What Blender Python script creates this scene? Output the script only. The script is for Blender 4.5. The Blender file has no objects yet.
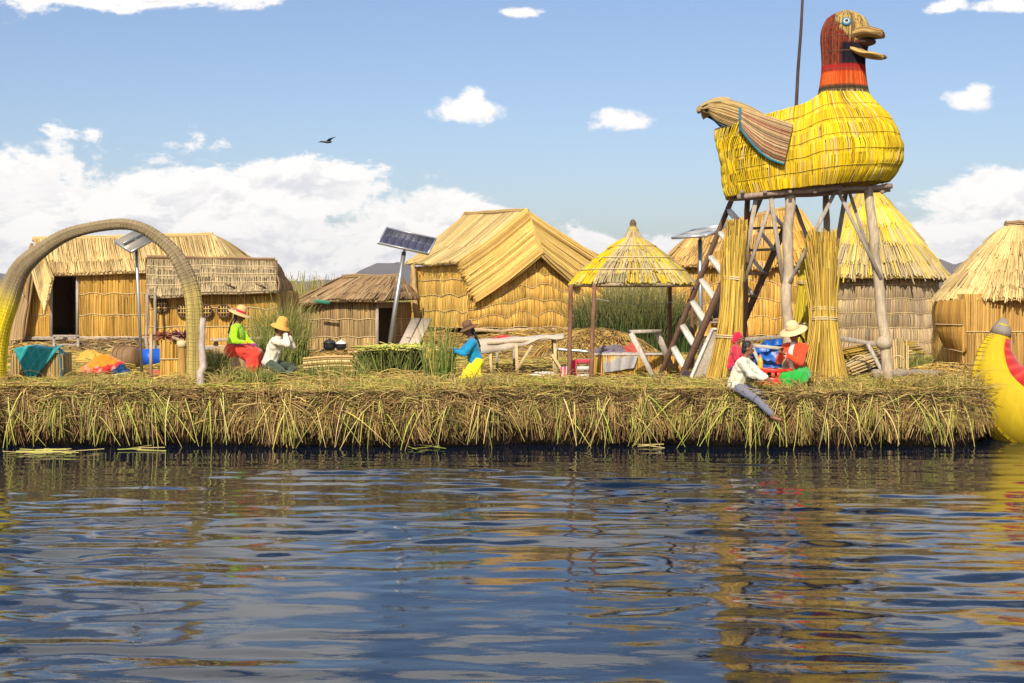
import bpy, math, random
import numpy as np
from mathutils import Vector, Matrix, noise as mnoise

random.seed(7)
rng = np.random.default_rng(11)
scene = bpy.context.scene
C = scene.collection
PI = math.pi

# ------------------------------------------------------------------ camera
F = 1400.0            # focal length in pixels of the 1024 wide picture
HZ = 297.0            # picture row of the horizon
CZ = 2.5              # eye height above the lake
cam_d = bpy.data.cameras.new('camera')
cam_d.sensor_width = 36.0
cam_d.lens = F / 1024 * 36.0
cam_d.shift_y = -(341.5 - HZ) / 1024
cam_d.clip_start = 0.1
cam_d.clip_end = 30000
cam = bpy.data.objects.new('camera', cam_d)
cam.location = (0, 0, CZ)
cam.rotation_euler = (PI / 2, 0, 0)
C.objects.link(cam)
scene.camera = cam

# ------------------------------------------------------------------ light
SUN_AZ = math.radians(192)     # clockwise from +Y: behind the camera, to the left
SUN_EL = math.radians(38)
sd = bpy.data.lights.new('sun', 'SUN')
sd.energy = 5.0
sd.angle = math.radians(0.53)
sd.color = (1.0, 0.92, 0.78)
so = bpy.data.objects.new('sun', sd)
sdir = Vector((math.sin(SUN_AZ) * math.cos(SUN_EL), math.cos(SUN_AZ) * math.cos(SUN_EL), math.sin(SUN_EL)))
so.rotation_euler = sdir.to_track_quat('Z', 'Y').to_euler()
so.location = (-20, -20, 40)
C.objects.link(so)

scene.view_settings.view_transform = 'Standard'
scene.view_settings.look = 'None'
scene.view_settings.gamma = 1.0
scene.view_settings.use_curve_mapping = False
scene.view_settings.exposure = 0.15

world = bpy.data.worlds.new('World')
scene.world = world
world.use_nodes = True
WT = world.node_tree
WT.nodes.clear()


class NX:
    """tiny expression helper for node trees"""
    def __init__(s, tree):
        s.t = tree

    def m(s, op, a, b=None, c=None, clamp=False):
        n = s.t.nodes.new('ShaderNodeMath')
        n.operation = op
        n.use_clamp = clamp
        for i, v in enumerate((a, b, c)):
            if v is None:
                continue
            if isinstance(v, (int, float)):
                n.inputs[i].default_value = v
            else:
                s.t.links.new(v, n.inputs[i])
        return n.outputs[0]

    def smooth(s, x, lo, hi):
        n = s.t.nodes.new('ShaderNodeMapRange')
        n.interpolation_type = 'SMOOTHSTEP'
        s.t.links.new(x, n.inputs[0])
        n.inputs[1].default_value = lo
        n.inputs[2].default_value = hi
        return n.outputs[0]

    def noise(s, vec, scale, detail=6, rough=0.55, lac=2.0, dist=0.0, dims='3D'):
        n = s.t.nodes.new('ShaderNodeTexNoise')
        n.noise_dimensions = dims
        if vec is not None:
            s.t.links.new(vec, n.inputs['Vector'])
        n.inputs['Scale'].default_value = scale
        n.inputs['Detail'].default_value = detail
        n.inputs['Roughness'].default_value = rough
        n.inputs['Lacunarity'].default_value = lac
        n.inputs['Distortion'].default_value = dist
        return n.outputs['Fac']

    def comb(s, x, y, z=0.0):
        n = s.t.nodes.new('ShaderNodeCombineXYZ')
        for i, v in enumerate((x, y, z)):
            if isinstance(v, (int, float)):
                n.inputs[i].default_value = v
            else:
                s.t.links.new(v, n.inputs[i])
        return n.outputs[0]

    def mix(s, fac, a, b, mode='MIX'):
        n = s.t.nodes.new('ShaderNodeMix')
        n.data_type = 'RGBA'
        n.blend_type = mode
        for sock, v in ((n.inputs[0], fac), (n.inputs[6], a), (n.inputs[7], b)):
            if isinstance(v, (int, float)):
                sock.default_value = v
            elif isinstance(v, tuple):
                sock.default_value = (*v, 1) if len(v) == 3 else v
            else:
                s.t.links.new(v, sock)
        return n.outputs[2]


def build_sky():
    x = NX(WT)
    out = WT.nodes.new('ShaderNodeOutputWorld')
    bg = WT.nodes.new('ShaderNodeBackground')
    WT.links.new(bg.outputs[0], out.inputs[0])
    sky = WT.nodes.new('ShaderNodeTexSky')
    sky.sky_type = 'NISHITA'
    sky.sun_disc = False
    sky.sun_elevation = SUN_EL
    sky.sun_rotation = SUN_AZ
    sky.altitude = 0
    sky.air_density = 1.0
    sky.dust_density = 1.3
    sky.ozone_density = 2.2
    bg.inputs['Strength'].default_value = 0.110
    K = 1 / 0.110
    tc = WT.nodes.new('ShaderNodeTexCoord')
    sep = WT.nodes.new('ShaderNodeSeparateXYZ')
    WT.links.new(tc.outputs['Generated'], sep.inputs[0])
    X, Y, Z = sep.outputs
    az = x.m('ARCTAN2', X, Y)
    el = x.m('ARCSINE', Z)
    # cloud texture coordinates in degrees
    D = 180 / PI
    a = x.m('MULTIPLY', az, D)
    e = x.m('MULTIPLY', el, D)

    def fb(da, de, sa, se, scale, detail, rough):
        v = x.comb(x.m('MULTIPLY', x.m('ADD', a, da), sa), x.m('MULTIPLY', x.m('ADD', e, de), se), 3.1)
        return x.noise(v, scale, detail, rough, dist=0.25)
    n_big = fb(0, 0, 1.0, 1.7, 0.30, 8, 0.66)
    n_lit = fb(-0.35, 0.55, 1.0, 1.7, 0.30, 4, 0.66)   # the same field a little sunwards
    n_sml = fb(7, 3, 1.0, 1.5, 1.15, 7, 0.55)
    n_smb = fb(7 - 0.1, 3 + 0.16, 1.0, 1.5, 1.15, 7, 0.55)

    def blob(px, py, rx, ry):
        ca = math.degrees(math.atan((px - 512) / F))
        ce = math.degrees(math.atan((HZ - py) / math.hypot(F, px - 512)))
        k = F * PI / 180
        da = x.m('MULTIPLY', x.m('SUBTRACT', a, ca), k / rx)
        de = x.m('MULTIPLY', x.m('SUBTRACT', e, ce), k / ry)
        return x.m('SUBTRACT', 1.0, x.m('SQRT', x.m('ADD', x.m('MULTIPLY', da, da), x.m('MULTIPLY', de, de))))
    big = None
    for b in ((140, 262, 280, 128), (-60, 250, 190, 98), (330, 275, 170, 66), (420, 250, 135, 72), (280, 190, 130, 40), (1000, 240, 130, 74),
              (990, 205, 76, 50), (660, 275, 190, 52), (1150, 235, 160, 80), (60, -16, 260, 24), (-250, -20, 300, 40)):
        v = blob(*b)
        big = v if big is None else x.m('MAXIMUM', big, v)
    sml = None
    for b in ((470, 112, 46, 20), (474, 100, 22, 16), (619, 120, 38, 15), (970, 100, 34, 14), (980, 92, 18, 12), (516, 12, 28, 8),
              (1010, 4, 40, 10), (945, 6, 24, 10)):
        v = blob(*b)
        sml = v if sml is None else x.m('MAXIMUM', sml, v)
    d_big = x.smooth(x.m('ADD', big, x.m('MULTIPLY', x.m('SUBTRACT', n_big, 0.5), 1.75)), 0.09, 0.30)
    d_sml = x.smooth(x.m('ADD', sml, x.m('MULTIPLY', x.m('SUBTRACT', n_sml, 0.5), 1.5)), 0.12, 0.55)
    # fair-weather cloud over the rest of the sky
    n_gen = x.noise(tc.outputs['Generated'], 4.2, 8, 0.55)
    inframe = x.m('MULTIPLY', x.m('SUBTRACT', 1.0, x.smooth(x.m('ABSOLUTE', a), 22.0, 27.0)), x.m('SUBTRACT', 1.0, x.smooth(e, 12.0, 14.5)))
    d_gen = x.m('MULTIPLY', x.smooth(n_gen, 0.505, 0.55), x.m('SUBTRACT', 1.0, inframe))
    dens = x.m('MAXIMUM', x.m('MAXIMUM', d_big, d_sml), d_gen)
    lit_b = x.smooth(x.m('SUBTRACT', n_big, n_lit), -0.14, 0.07)
    lit_s = x.smooth(x.m('SUBTRACT', n_sml, n_smb), -0.16, 0.0)
    lit = x.m('MAXIMUM', x.m('MULTIPLY', lit_b, x.m('SUBTRACT', 1.0, d_sml)), x.m('MULTIPLY', lit_s, d_sml))
    rim = x.m('MULTIPLY', x.m('SUBTRACT', 1.0, x.smooth(x.m('ADD', big, x.m('MULTIPLY', x.m('SUBTRACT', n_big, 0.5), 1.75)), 0.25, 0.75)), 0.9)
    lit = x.m('MAXIMUM', lit, rim)
    ccol = x.mix(lit, (0.73 * K, 0.73 * K, 0.76 * K), (1.02 * K, 0.985 * K, 0.95 * K))
    tint = x.mix(1.0, sky.outputs[0], (0.98, 0.975, 1.07), 'MULTIPLY')
    col = x.mix(x.m('MULTIPLY', dens, 0.97), tint, ccol)
    WT.links.new(col, bg.inputs['Color'])


build_sky()


def W(px, py, Y):
    """a point of the place, surveyed from the picture and given its own distance"""
    return np.array(((px - 512) * Y / F, Y, CZ - (py - HZ) * Y / F))


def sstep(a, b, t):
    t = np.clip((t - a) / (b - a), 0, 1)
    return t * t * (3 - 2 * t)


# ------------------------------------------------------------------ materials (colour comes from the attribute Col)
MAT = {}


def material(name, rough=0.6, spec=0.3, nscale=(30, 30, 30), namp=0.35, bump=0.0, bscale=60, sheen=0.0, metal=0.0, streak=None):
    m = bpy.data.materials.new(name)
    m.use_nodes = True
    t = m.node_tree
    x = NX(t)
    b = t.nodes['Principled BSDF']
    at = t.nodes.new('ShaderNodeAttribute')
    at.attribute_name = 'Col'
    tc = t.nodes.new('ShaderNodeTexCoord')
    mp = t.nodes.new('ShaderNodeMapping')
    mp.inputs['Scale'].default_value = nscale
    t.links.new(tc.outputs['Object'], mp.inputs[0])
    n1 = x.noise(mp.outputs[0], 1.0, 5, 0.6)
    n2 = x.noise(tc.outputs['Object'], 1.7, 3, 0.5)
    f = x.m('ADD', x.m('MULTIPLY', x.m('SUBTRACT', n1, 0.5), 2 * namp), x.m('MULTIPLY', x.m('SUBTRACT', n2, 0.5), 0.8 * namp))
    f = x.m('ADD', f, 1.0)
    col = x.mix(1.0, at.outputs['Color'], x.comb(f, f, f), 'MULTIPLY')
    t.links.new(col, b.inputs['Base Color'])
    b.inputs['Roughness'].default_value = rough
    b.inputs['Specular IOR Level'].default_value = spec
    b.inputs['Metallic'].default_value = metal
    if sheen:
        b.inputs['Sheen Weight'].default_value = sheen
    if bump:
        bn = t.nodes.new('ShaderNodeBump')
        bn.inputs['Strength'].default_value = bump
        bn.inputs['Distance'].default_value = 0.01
        t.links.new(x.noise(mp.outputs[0], 2.0, 4, 0.6), bn.inputs['Height'])
        t.links.new(bn.outputs[0], b.inputs['Normal'])
    MAT[name] = m
    return m


material('straw', 0.72, 0.15, (14, 14, 3), 0.26)
material('matting', 0.7, 0.2, (22, 22, 5), 0.42, 0.5)
material('wood', 0.78, 0.15, (30, 30, 6), 0.7, 0.8)
material('cloth', 0.85, 0.1, (35, 35, 35), 0.22, 0.35, sheen=0.3)
material('plastic', 0.4, 0.4, (6, 6, 6), 0.12)
material('metal', 0.38, 0.5, (9, 9, 9), 0.15, metal=0.75)
material('skin', 0.5, 0.35, (20, 20, 20), 0.12)
material('hair', 0.45, 0.4, (90, 90, 12), 0.4)
material('earth', 0.9, 0.1, (9, 9, 9), 0.6, 0.8)
material('panel', 0.12, 0.6, (4, 4, 4), 0.08)

# ------------------------------------------------------------------ objects
BASE = {}


def empty(name, base, label, cat, group=None):
    o = bpy.data.objects.new(name, None)
    o.empty_display_size = 0.2
    o.location = tuple(float(v) for v in base)
    C.objects.link(o)
    BASE[o.name] = np.array(base, float)
    tag(o, label, cat, group)
    return o


def tag(o, label, cat, group=None, kind=None):
    if label:
        o['label'] = label
    if cat:
        o['category'] = cat
    if group:
        o['group'] = group
    if kind:
        o['kind'] = kind
    return o


def root_of(o):
    while o.parent:
        o = o.parent
    return o


def link_mesh(name, me, mat, parent=None, base=None, smooth=False):
    """me holds world coordinates; the object gets its own origin"""
    n = len(me.vertices)
    co = np.empty(n * 3)
    me.vertices.foreach_get('co', co)
    co = co.reshape(-1, 3)
    o = bpy.data.objects.new(name, me)
    if parent is not None:
        b = BASE[root_of(parent).name]
        o.parent = parent
    else:
        b = np.array(base, float) if base is not None else np.array((co[:, 0].mean(), co[:, 1].mean(), co[:, 2].min()))
        o.location = tuple(b)
    C.objects.link(o)
    if parent is None:
        BASE[o.name] = b
    me.vertices.foreach_set('co', (co - b).ravel())
    me.materials.append(MAT[mat] if isinstance(mat, str) else mat)
    if smooth:
        me.polygons.foreach_set('use_smooth', np.ones(len(me.polygons), bool))
    me.update()
    return o


class MB:
    """collects polygons with a colour for each vertex"""
    def __init__(s):
        s.v, s.f, s.c, s.n = [], [], [], 0

    def add(s, v, f, c):
        v = np.asarray(v, float).reshape(-1, 3)
        c = np.asarray(c, float)
        if c.ndim == 1:
            c = np.tile(c, (len(v), 1))
        s.v.append(v)
        s.c.append(c)
        if isinstance(f, np.ndarray):
            f = f + s.n
            s.f.append(f)
        else:
            s.f.append([[i + s.n for i in q] for q in f])
        s.n += len(v)
        return s

    def mesh(s, name):
        me = bpy.data.meshes.new(name)
        v = np.concatenate(s.v)
        c = np.concatenate(s.c)
        lens, idx = [], []
        for f in s.f:
            if isinstance(f, np.ndarray):
                lens.append(np.full(len(f), f.shape[1]))
                idx.append(f.ravel())
            else:
                lens.append(np.array([len(q) for q in f]))
                idx.append(np.array([i for q in f for i in q]))
        lens = np.concatenate(lens).astype(np.int32)
        idx = np.concatenate(idx).astype(np.int32)
        me.vertices.add(len(v))
        me.vertices.foreach_set('co', v.ravel())
        me.loops.add(len(idx))
        me.loops.foreach_set('vertex_index', idx)
        me.polygons.add(len(lens))
        st = np.concatenate(([0], np.cumsum(lens)[:-1])).astype(np.int32)
        me.polygons.foreach_set('loop_start', st)
        me.update(calc_edges=True)
        at = me.color_attributes.new('Col', 'FLOAT_COLOR', 'POINT')
        at.data.foreach_set('color', np.concatenate([np.clip(c, 0.002, 1), np.ones((len(c), 1))], 1).ravel())
        return me

    def obj(s, name, mat, parent=None, base=None, smooth=False):
        return link_mesh(name, s.mesh(name), mat, parent, base, smooth)

    # ---- shapes
    def straws(s, P, R, col, ref=None):
        """n three-sided stalks along the polylines P (n,k,3)"""
        P = np.asarray(P, float)
        n, k, _ = P.shape
        R = np.broadcast_to(np.asarray(R, float), (n, k)) if np.ndim(R) != 1 else np.repeat(np.asarray(R)[:, None], k, 1)
        T = np.gradient(P, axis=1)
        T /= np.linalg.norm(T, axis=2, keepdims=True) + 1e-9
        if ref is None:
            ref = rng.normal(size=(n, 1, 3))
        ref = np.broadcast_to(ref, (n, k, 3))
        S = np.cross(T, ref)
        S /= np.linalg.norm(S, axis=2, keepdims=True) + 1e-9
        N = np.cross(S, T)
        ring = np.stack([N, -0.5 * N + 0.866 * S, -0.5 * N - 0.866 * S], 2) * R[:, :, None, None] + P[:, :, None, :]
        V = ring.reshape(-1, 3)
        i0 = (np.arange(n)[:, None, None] * k + np.arange(k - 1)[None, :, None]) * 3
        j = np.arange(3)[None, None, :]
        j2 = (j + 1) % 3
        Fq = np.stack([i0 + j, i0 + j2, i0 + 3 + j2, i0 + 3 + j], -1).reshape(-1, 4)
        col = np.asarray(col, float)
        if col.ndim == 1:
            col = np.tile(col, (n, 1))
        if col.ndim == 2:
            col = np.repeat(col[:, None, :], k, 1)
        return s.add(V, Fq, np.repeat(col[:, :, None, :], 3, 2).reshape(-1, 3))

    def grid(s, P, col, close_u=False):
        nu, nv = P.shape[:2]
        a = np.arange(nu * nv).reshape(nu, nv)
        if close_u:
            a = np.concatenate([a, a[:1]], 0)
        q = np.stack([a[:-1, :-1], a[1:, :-1], a[1:, 1:], a[:-1, 1:]], -1).reshape(-1, 4)
        col = np.asarray(col, float)
        if col.ndim == 3:
            col = col.reshape(-1, 3)
        return s.add(P.reshape(-1, 3), q, col)

    def slab(s, P, thick, col):
        """a grid given thickness along its own normal"""
        nu, nv = P.shape[:2]
        du = np.gradient(P, axis=0)
        dv = np.gradient(P, axis=1)
        N = np.cross(du, dv)
        N /= np.linalg.norm(N, axis=2, keepdims=True) + 1e-9
        Q = P - N * thick
        a = np.arange(nu * nv).reshape(nu, nv)
        b = a + nu * nv
        q = [np.stack([a[:-1, :-1], a[1:, :-1], a[1:, 1:], a[:-1, 1:]], -1).reshape(-1, 4),
             np.stack([b[:-1, :-1], b[:-1, 1:], b[1:, 1:], b[1:, :-1]], -1).reshape(-1, 4)]
        for e in (a[:, 0], a[-1, :], a[::-1, -1], a[0, ::-1]):
            q.append(np.stack([e[1:], e[:-1], e[:-1] + nu * nv, e[1:] + nu * nv], -1))
        col = np.asarray(col, float)
        if col.ndim == 3:
            col = np.concatenate([col.reshape(-1, 3)] * 2)
        return s.add(np.concatenate([P.reshape(-1, 3), Q.reshape(-1, 3)]), np.concatenate(q), col)

    def tube(s, pts, rad, col, sides=8, caps=True, flat=1.0, ref=(0, 0, 1), flute=0.0):
        P = np.asarray(pts, float)
        k = len(P)
        R = np.broadcast_to(np.asarray(rad, float), (k,))
        T = np.gradient(P, axis=0)
        T /= np.linalg.norm(T, axis=1, keepdims=True) + 1e-9
        r = np.array(ref, float)
        if abs(T[0] @ r) > 0.95 * np.linalg.norm(r):
            r = np.array((0.0, 1, 0)) if abs(T[0][1]) < 0.9 else np.array((1.0, 0, 0))
        A = np.cross(T, r)
        A /= np.linalg.norm(A, axis=1, keepdims=True) + 1e-9
        B = np.cross(A, T)
        th = np.arange(sides) * 2 * PI / sides
        fl = 1 + flute * (np.arange(sides) % 2 * 2 - 1)
        V = P[:, None, :] + (A[:, None, :] * np.cos(th)[None, :, None] + B[:, None, :] * np.sin(th)[None, :, None] * flat) * (R[:, None] * fl[None, :])[:, :, None]
        i0 = np.arange(k - 1)[:, None] * sides
        j = np.arange(sides)[None, :]
        j2 = (j + 1) % sides
        q = np.stack([i0 + j, i0 + j2, i0 + sides + j2, i0 + sides + j], -1).reshape(-1, 4)
        col = np.asarray(col, float)
        if col.ndim == 2:
            col = np.repeat(col, sides, 0)
        n0 = s.n
        s.add(V.reshape(-1, 3), q, col)
        if caps:
            s.f.append([[n0 + i for i in range(sides)][::-1], [n0 + (k - 1) * sides + i for i in range(sides)]])
        return s

    def box(s, a, b, w, h, col, up=(0, 0, 1)):
        """a squared timber from a to b"""
        a = np.asarray(a, float)
        b = np.asarray(b, float)
        t = b - a
        t = t / np.linalg.norm(t)
        u = np.array(up, float)
        if abs(t @ u) > 0.97:
            u = np.array((0.0, 1, 0))
        sd = np.cross(t, u)
        sd /= np.linalg.norm(sd)
        u = np.cross(sd, t)
        e = 0.12 * min(w, h)
        prof = []
        for x, y in ((-w / 2, -h / 2), (w / 2, -h / 2), (w / 2, h / 2), (-w / 2, h / 2)):
            sx, sy = np.sign(x), np.sign(y)
            pr = [(x - sx * e, y), (x, y - sy * e)]
            if sx * sy > 0:
                pr = pr[::-1]
            prof += pr
        prof = [prof[i] for i in (0, 1, 2, 3, 4, 5, 6, 7)]
        V = [p + sd * x + u * y for p in (a, b) for x, y in prof]
        m = 8
        f = [[i, (i + 1) % m, m + (i + 1) % m, m + i] for i in range(m)] + [list(range(m))[::-1], [m + i for i in range(m)]]
        return s.add(V, f, col)

    def ell(s, c, r, col, rot=None, nu=14, nv=9):
        th = np.linspace(0, 2 * PI, nu, endpoint=False)
        ph = np.linspace(-PI / 2 + 0.08, PI / 2 - 0.08, nv)
        V = np.stack([np.cos(th)[:, None] * np.cos(ph) * r[0], np.sin(th)[:, None] * np.cos(ph) * r[1], np.ones(nu)[:, None] * np.sin(ph) * r[2]], -1)
        if rot is not None:
            V = V @ np.asarray(rot).T
        V = V + np.asarray(c, float)
        n0 = s.n
        s.grid(V, col, close_u=True)
        s.f.append([[n0 + i * nv for i in range(nu)][::-1], [n0 + i * nv + nv - 1 for i in range(nu)]])
        return s

    def cap(s, a, b, ra, rb, col, sides=10):
        a = np.asarray(a, float)
        b = np.asarray(b, float)
        t = b - a
        L = np.linalg.norm(t) + 1e-9
        t = t / L
        pts, rs = [], []
        for q in (-0.97, -0.8, -0.5, 0):
            pts.append(a + t * ra * q)
            rs.append(ra * math.sqrt(max(1 - q * q, 0.0)) + 1e-4)
        for q in (0, 0.5, 0.8, 0.97):
            pts.append(b + t * rb * q)
            rs.append(rb * math.sqrt(max(1 - q * q, 0.0)) + 1e-4)
        return s.tube(pts, rs, col, sides)

    def lathe(s, prof, origin, col, sides=24, axis=None):
        """prof: list of (r, z)"""
        th = np.linspace(0, 2 * PI, sides, endpoint=False)
        pr = np.array(prof, float)
        V = np.stack([np.cos(th)[:, None] * pr[:, 0], np.sin(th)[:, None] * pr[:, 0], np.ones(sides)[:, None] * pr[:, 1]], -1)
        if axis is not None:
            V = V @ np.asarray(axis).T
        V = V + np.asarray(origin, float)
        col = np.asarray(col, float)
        if col.ndim == 2:
            col = np.tile(col[None], (sides, 1, 1))
        return s.grid(V, col, close_u=True)


def pick(n, cols, jit=0.12):
    """n colours drawn from [(rgb, weight), ...]"""
    cs = np.array([c for c, _ in cols], float)
    w = np.array([w for _, w in cols], float)
    i = rng.choice(len(cs), n, p=w / w.sum())
    return np.clip(cs[i] * (1 + rng.normal(0, jit, (n, 1))) * (1 + rng.normal(0, jit * 0.25, (n, 3))), 0.004, 0.95)


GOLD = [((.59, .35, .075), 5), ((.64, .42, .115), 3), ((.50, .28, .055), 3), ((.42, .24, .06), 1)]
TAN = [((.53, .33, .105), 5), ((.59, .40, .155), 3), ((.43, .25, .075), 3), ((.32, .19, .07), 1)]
PALE = [((.61, .43, .18), 5), ((.66, .50, .24), 3), ((.52, .35, .13), 2)]
GREY = [((.42, .32, .175), 5), ((.48, .38, .22), 3), ((.33, .24, .13), 2)]
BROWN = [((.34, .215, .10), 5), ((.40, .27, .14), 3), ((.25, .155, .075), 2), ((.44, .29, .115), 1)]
BROWNROOF = [((.32, .205, .10), 5), ((.39, .265, .14), 3), ((.22, .135, .07), 2)]
YELL = [((.68, .465, .010), 6), ((.74, .54, .025), 3), ((.54, .35, .015), 3.5), ((.56, .42, .17), 0.6), ((.40, .25, .03), 1)]
YELLWORN = [((.64, .455, .025), 4), ((.60, .46, .12), 3), ((.48, .36, .17), 3), ((.42, .32, .16), 1)]
GREEN = [((.10, .15, .03), 5), ((.17, .22, .045), 3), ((.30, .29, .08), 2), ((.06, .09, .022), 2)]
DGREEN = [((.045, .075, .02), 5), ((.075, .11, .03), 3), ((.13, .14, .045), 1)]
DRY = [((.46, .34, .12), 4), ((.54, .44, .17), 3), ((.34, .22, .09), 3), ((.18, .11, .05), 2), ((.36, .36, .08), 1)]
GREYWOOD = (.34, .28, .22)
DARKWOOD = (.13, .075, .05)
REDWOOD = (.20, .10, .06)
CORD = (.62, .48, .26)


# ------------------------------------------------------------------ reed sheets: walls, thatch, mats
def quadS(a, b, c, d, sag=0.0, curl=0.0):
    """a,b = lower edge, d,c = upper edge"""
    a, b, c, d = (np.asarray(q, float) for q in (a, b, c, d))

    ph = float(a[0] * 3.1 + c[2] * 5)

    def S(u, v):
        u = np.asarray(u, float)[..., None]
        v = np.asarray(v, float)[..., None]
        p = (a * (1 - u) + b * u) * (1 - v) + (d * (1 - u) + c * u) * v
        p = p - np.array((0, 0, 1.0)) * sag * 4 * v * (1 - v)
        if sag or curl:
            p = p + np.array((0, 0, 1.0)) * .022 * (np.sin(5.3 * u + ph) + .6 * np.sin(12.1 * u + 2 * ph) + .5 * np.sin(7 * v + ph))
        if curl:
            p = p - np.array((0, 0, 1.0)) * curl * (4 * (u - 0.5) ** 2) * (1 - v)
        return p
    return S


def normals(S, u, v, e=1e-3):
    du = S(np.clip(u + e, 0, 1), v) - S(np.clip(u - e, 0, 1), v)
    dv = S(u, np.clip(v + e, 0, 1)) - S(u, np.clip(v - e, 0, 1))
    n = np.cross(du, dv)
    return n / (np.linalg.norm(n, axis=-1, keepdims=True) + 1e-9)


FINE = 0.44


def reed_sheet(S, parent, width, pal, rows=4, name='wall', piece='reed_mat', flip=False, bulge=0.035, lap=0.0, pitch=0.045,
               scallop=0.0, nsc=5, ragged=0.015, cord=True, cord_col=CORD, cord_r=0.009, thick=0.05, back=None, k=5, lean=0.0, rad=None, rowjit=0.07, stray=None, inset=0.012, tintfn=None, vr=None):
    """a wall or roof face: a solid backing > courses of laid reeds > stitching. Reeds run in the v direction."""
    sg = -1.0 if flip else 1.0
    pitch *= FINE
    rad = rad * FINE if rad else None
    stray = (piece == 'thatch_course') if stray is None else stray
    lap *= 0.5
    back = back or np.array([c for c, _ in pal]).mean(0) * 0.9
    gu, gv = np.meshgrid(np.linspace(0, 1, 17), np.linspace(0, 1, 9), indexing='ij')
    P = S(gu, gv)
    N = normals(S, gu, gv) * sg
    body = MB()
    G = P - N * inset
    if flip:
        G = G[::-1]
    body.slab(G, thick, np.array(back))
    w = body.obj(name, 'matting', parent)
    n = max(6, int(width / pitch))
    rad = rad or pitch * 0.92
    ph = rng.uniform(0, 6)
    nsc = nsc * rng.uniform(.8, 1.2)
    phs = ph + rng.normal(0, .5, rows + 1)
    sca = scallop * rng.uniform(.5, 1.4, rows + 1)
    for i in range(rows):
        v0, v1 = (i / rows, (i + 1) / rows) if vr is None else (vr[i], vr[i + 1])
        ov = 0.25 / rows if lap else 0.015
        u = np.clip((np.arange(n) + 0.5 + rng.uniform(-.22, .22, n)) / n, 0.001, 0.999)
        sc = sca[i] * (np.abs(np.sin(PI * nsc * u + phs[i])) - 0.5) * (1 + .5 * np.sin(u * 5 + phs[i])) if scallop else 0
        sc2 = sca[i + 1] * (np.abs(np.sin(PI * nsc * u + phs[i + 1])) - 0.5) * (1 + .5 * np.sin(u * 5 + phs[i + 1])) if scallop and i < rows - 1 else 0
        lo = np.clip(v0 - (ov if i else 0) + (sc if i else sc * 0.5) + rng.normal(0, ragged, n) / (1 if i or not lap else 1), -0.05, 1)
        if stray:
            lo = lo - np.where(rng.random(n) < .12, rng.uniform(0, .05, n), 0)
        hi = np.clip(v1 + ov * 0.5 + sc2 + rng.normal(0, ragged * 0.3, n), 0, 1.0)
        t = np.linspace(0, 1, k)
        vv = lo[:, None] + (hi - lo)[:, None] * t
        uu = np.clip(u[:, None] + lean * (t - 0.5) + rng.normal(0, (1.1 if stray else .35) / n, (n, 1)) * t, 0.0, 1.0)
        p = S(uu, vv)
        nn = normals(S, uu, np.clip(vv, 0, 1)) * sg
        off = bulge * np.sin(PI * t)[None] + rng.uniform(-.006, .010, (n, 1)) + lap * (1 - t)[None] * (1 if i else 0.4)
        if stray:
            off = off + np.where(rng.random((n, 1)) < .05, rng.uniform(0, .05, (n, 1)), 0) * (1 - t)[None]
        p = p + nn * off[..., None]
        c = pick(n, pal, .085) * (1 + rng.normal(0, rowjit))
        q1, q2 = rng.uniform(0, 6, 2)
        c = c * (1 + .10 * np.sin(u * 19 + q1) + .09 * np.sin(u * 43 + q2))[:, None]
        q = rng.random(n)[:, None]
        c = np.where(q < .04, c * .6, np.where(q > .96, np.minimum(c * 1.2, .9), c))
        if tintfn is not None:
            c = tintfn(c, u, v0, v1)
        m = MB()
        rr = rad * rng.uniform(0.75, 1.15, (n, 1)) * (1 - 0.25 * (t[None] if lap else 0 * t[None]))
        m.straws(p, rr, c, ref=nn)
        m.obj(piece, 'straw', w)
        if cord and (i or not lap):
            uu = np.linspace(0, 1, 41)
            sc = sca[i] * (np.abs(np.sin(PI * nsc * uu + phs[i])) - 0.5) * (1 + .5 * np.sin(uu * 5 + phs[i])) if scallop else 0 * uu
            vv = np.clip(v0 + (0.012 if i else 0) + sc * (1 if i else .5), 0, 1)
            q = S(uu, vv) + (normals(S, uu, vv) * sg) * (0.018 + rad + lap)
            MB().tube(q, cord_r, np.array(cord_col), 5).obj('stitch_cord', 'straw', w)
    return w


def roll(parent, pts, r, pal, name='ridge_roll', n=26, ties=0):
    """a bundle of reeds laid along a line"""
    pts = np.asarray(pts, float)
    kk = len(pts)
    pts = pts + np.array((0, 0, 1.0))[None] * (rng.normal(0, .016, (kk, 1)))
    m = MB()
    m.tube(pts, r * 0.82, np.array([c for c, _ in pal]).mean(0) * .8, 10)
    P = np.repeat(pts[None], n, 0)
    T = np.gradient(pts, axis=0)
    T /= np.linalg.norm(T, axis=1, keepdims=True)
    A = np.cross(T, (0.13, 0.2, 1.0))
    A /= np.linalg.norm(A, axis=1, keepdims=True)
    B = np.cross(A, T)
    th = np.arange(n) * 2 * PI / n + rng.uniform(-.1, .1, n)
    tw = np.linspace(0, 0.3, kk)
    a = th[:, None] + tw
    rr = np.broadcast_to(np.asarray(r), (kk,))
    P = P + (A[None] * np.cos(a)[..., None] + B[None] * np.sin(a)[..., None]) * rr[None, :, None] * 0.93
    m.straws(P, np.broadcast_to(rr * PI / n * 1.1, (n, kk)), pick(n, pal))
    o = m.obj(name, 'straw', parent)
    for i in range(ties):
        j = (i + 0.5) / ties * (kk - 1)
        c = pts[int(j)] + (pts[min(int(j) + 1, kk - 1)] - pts[int(j)]) * (j - int(j))
        t = T[int(j)]
        ring(o, c, t, rr[int(j)] * 1.07, 0.014, 'tie')
    return o


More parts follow.
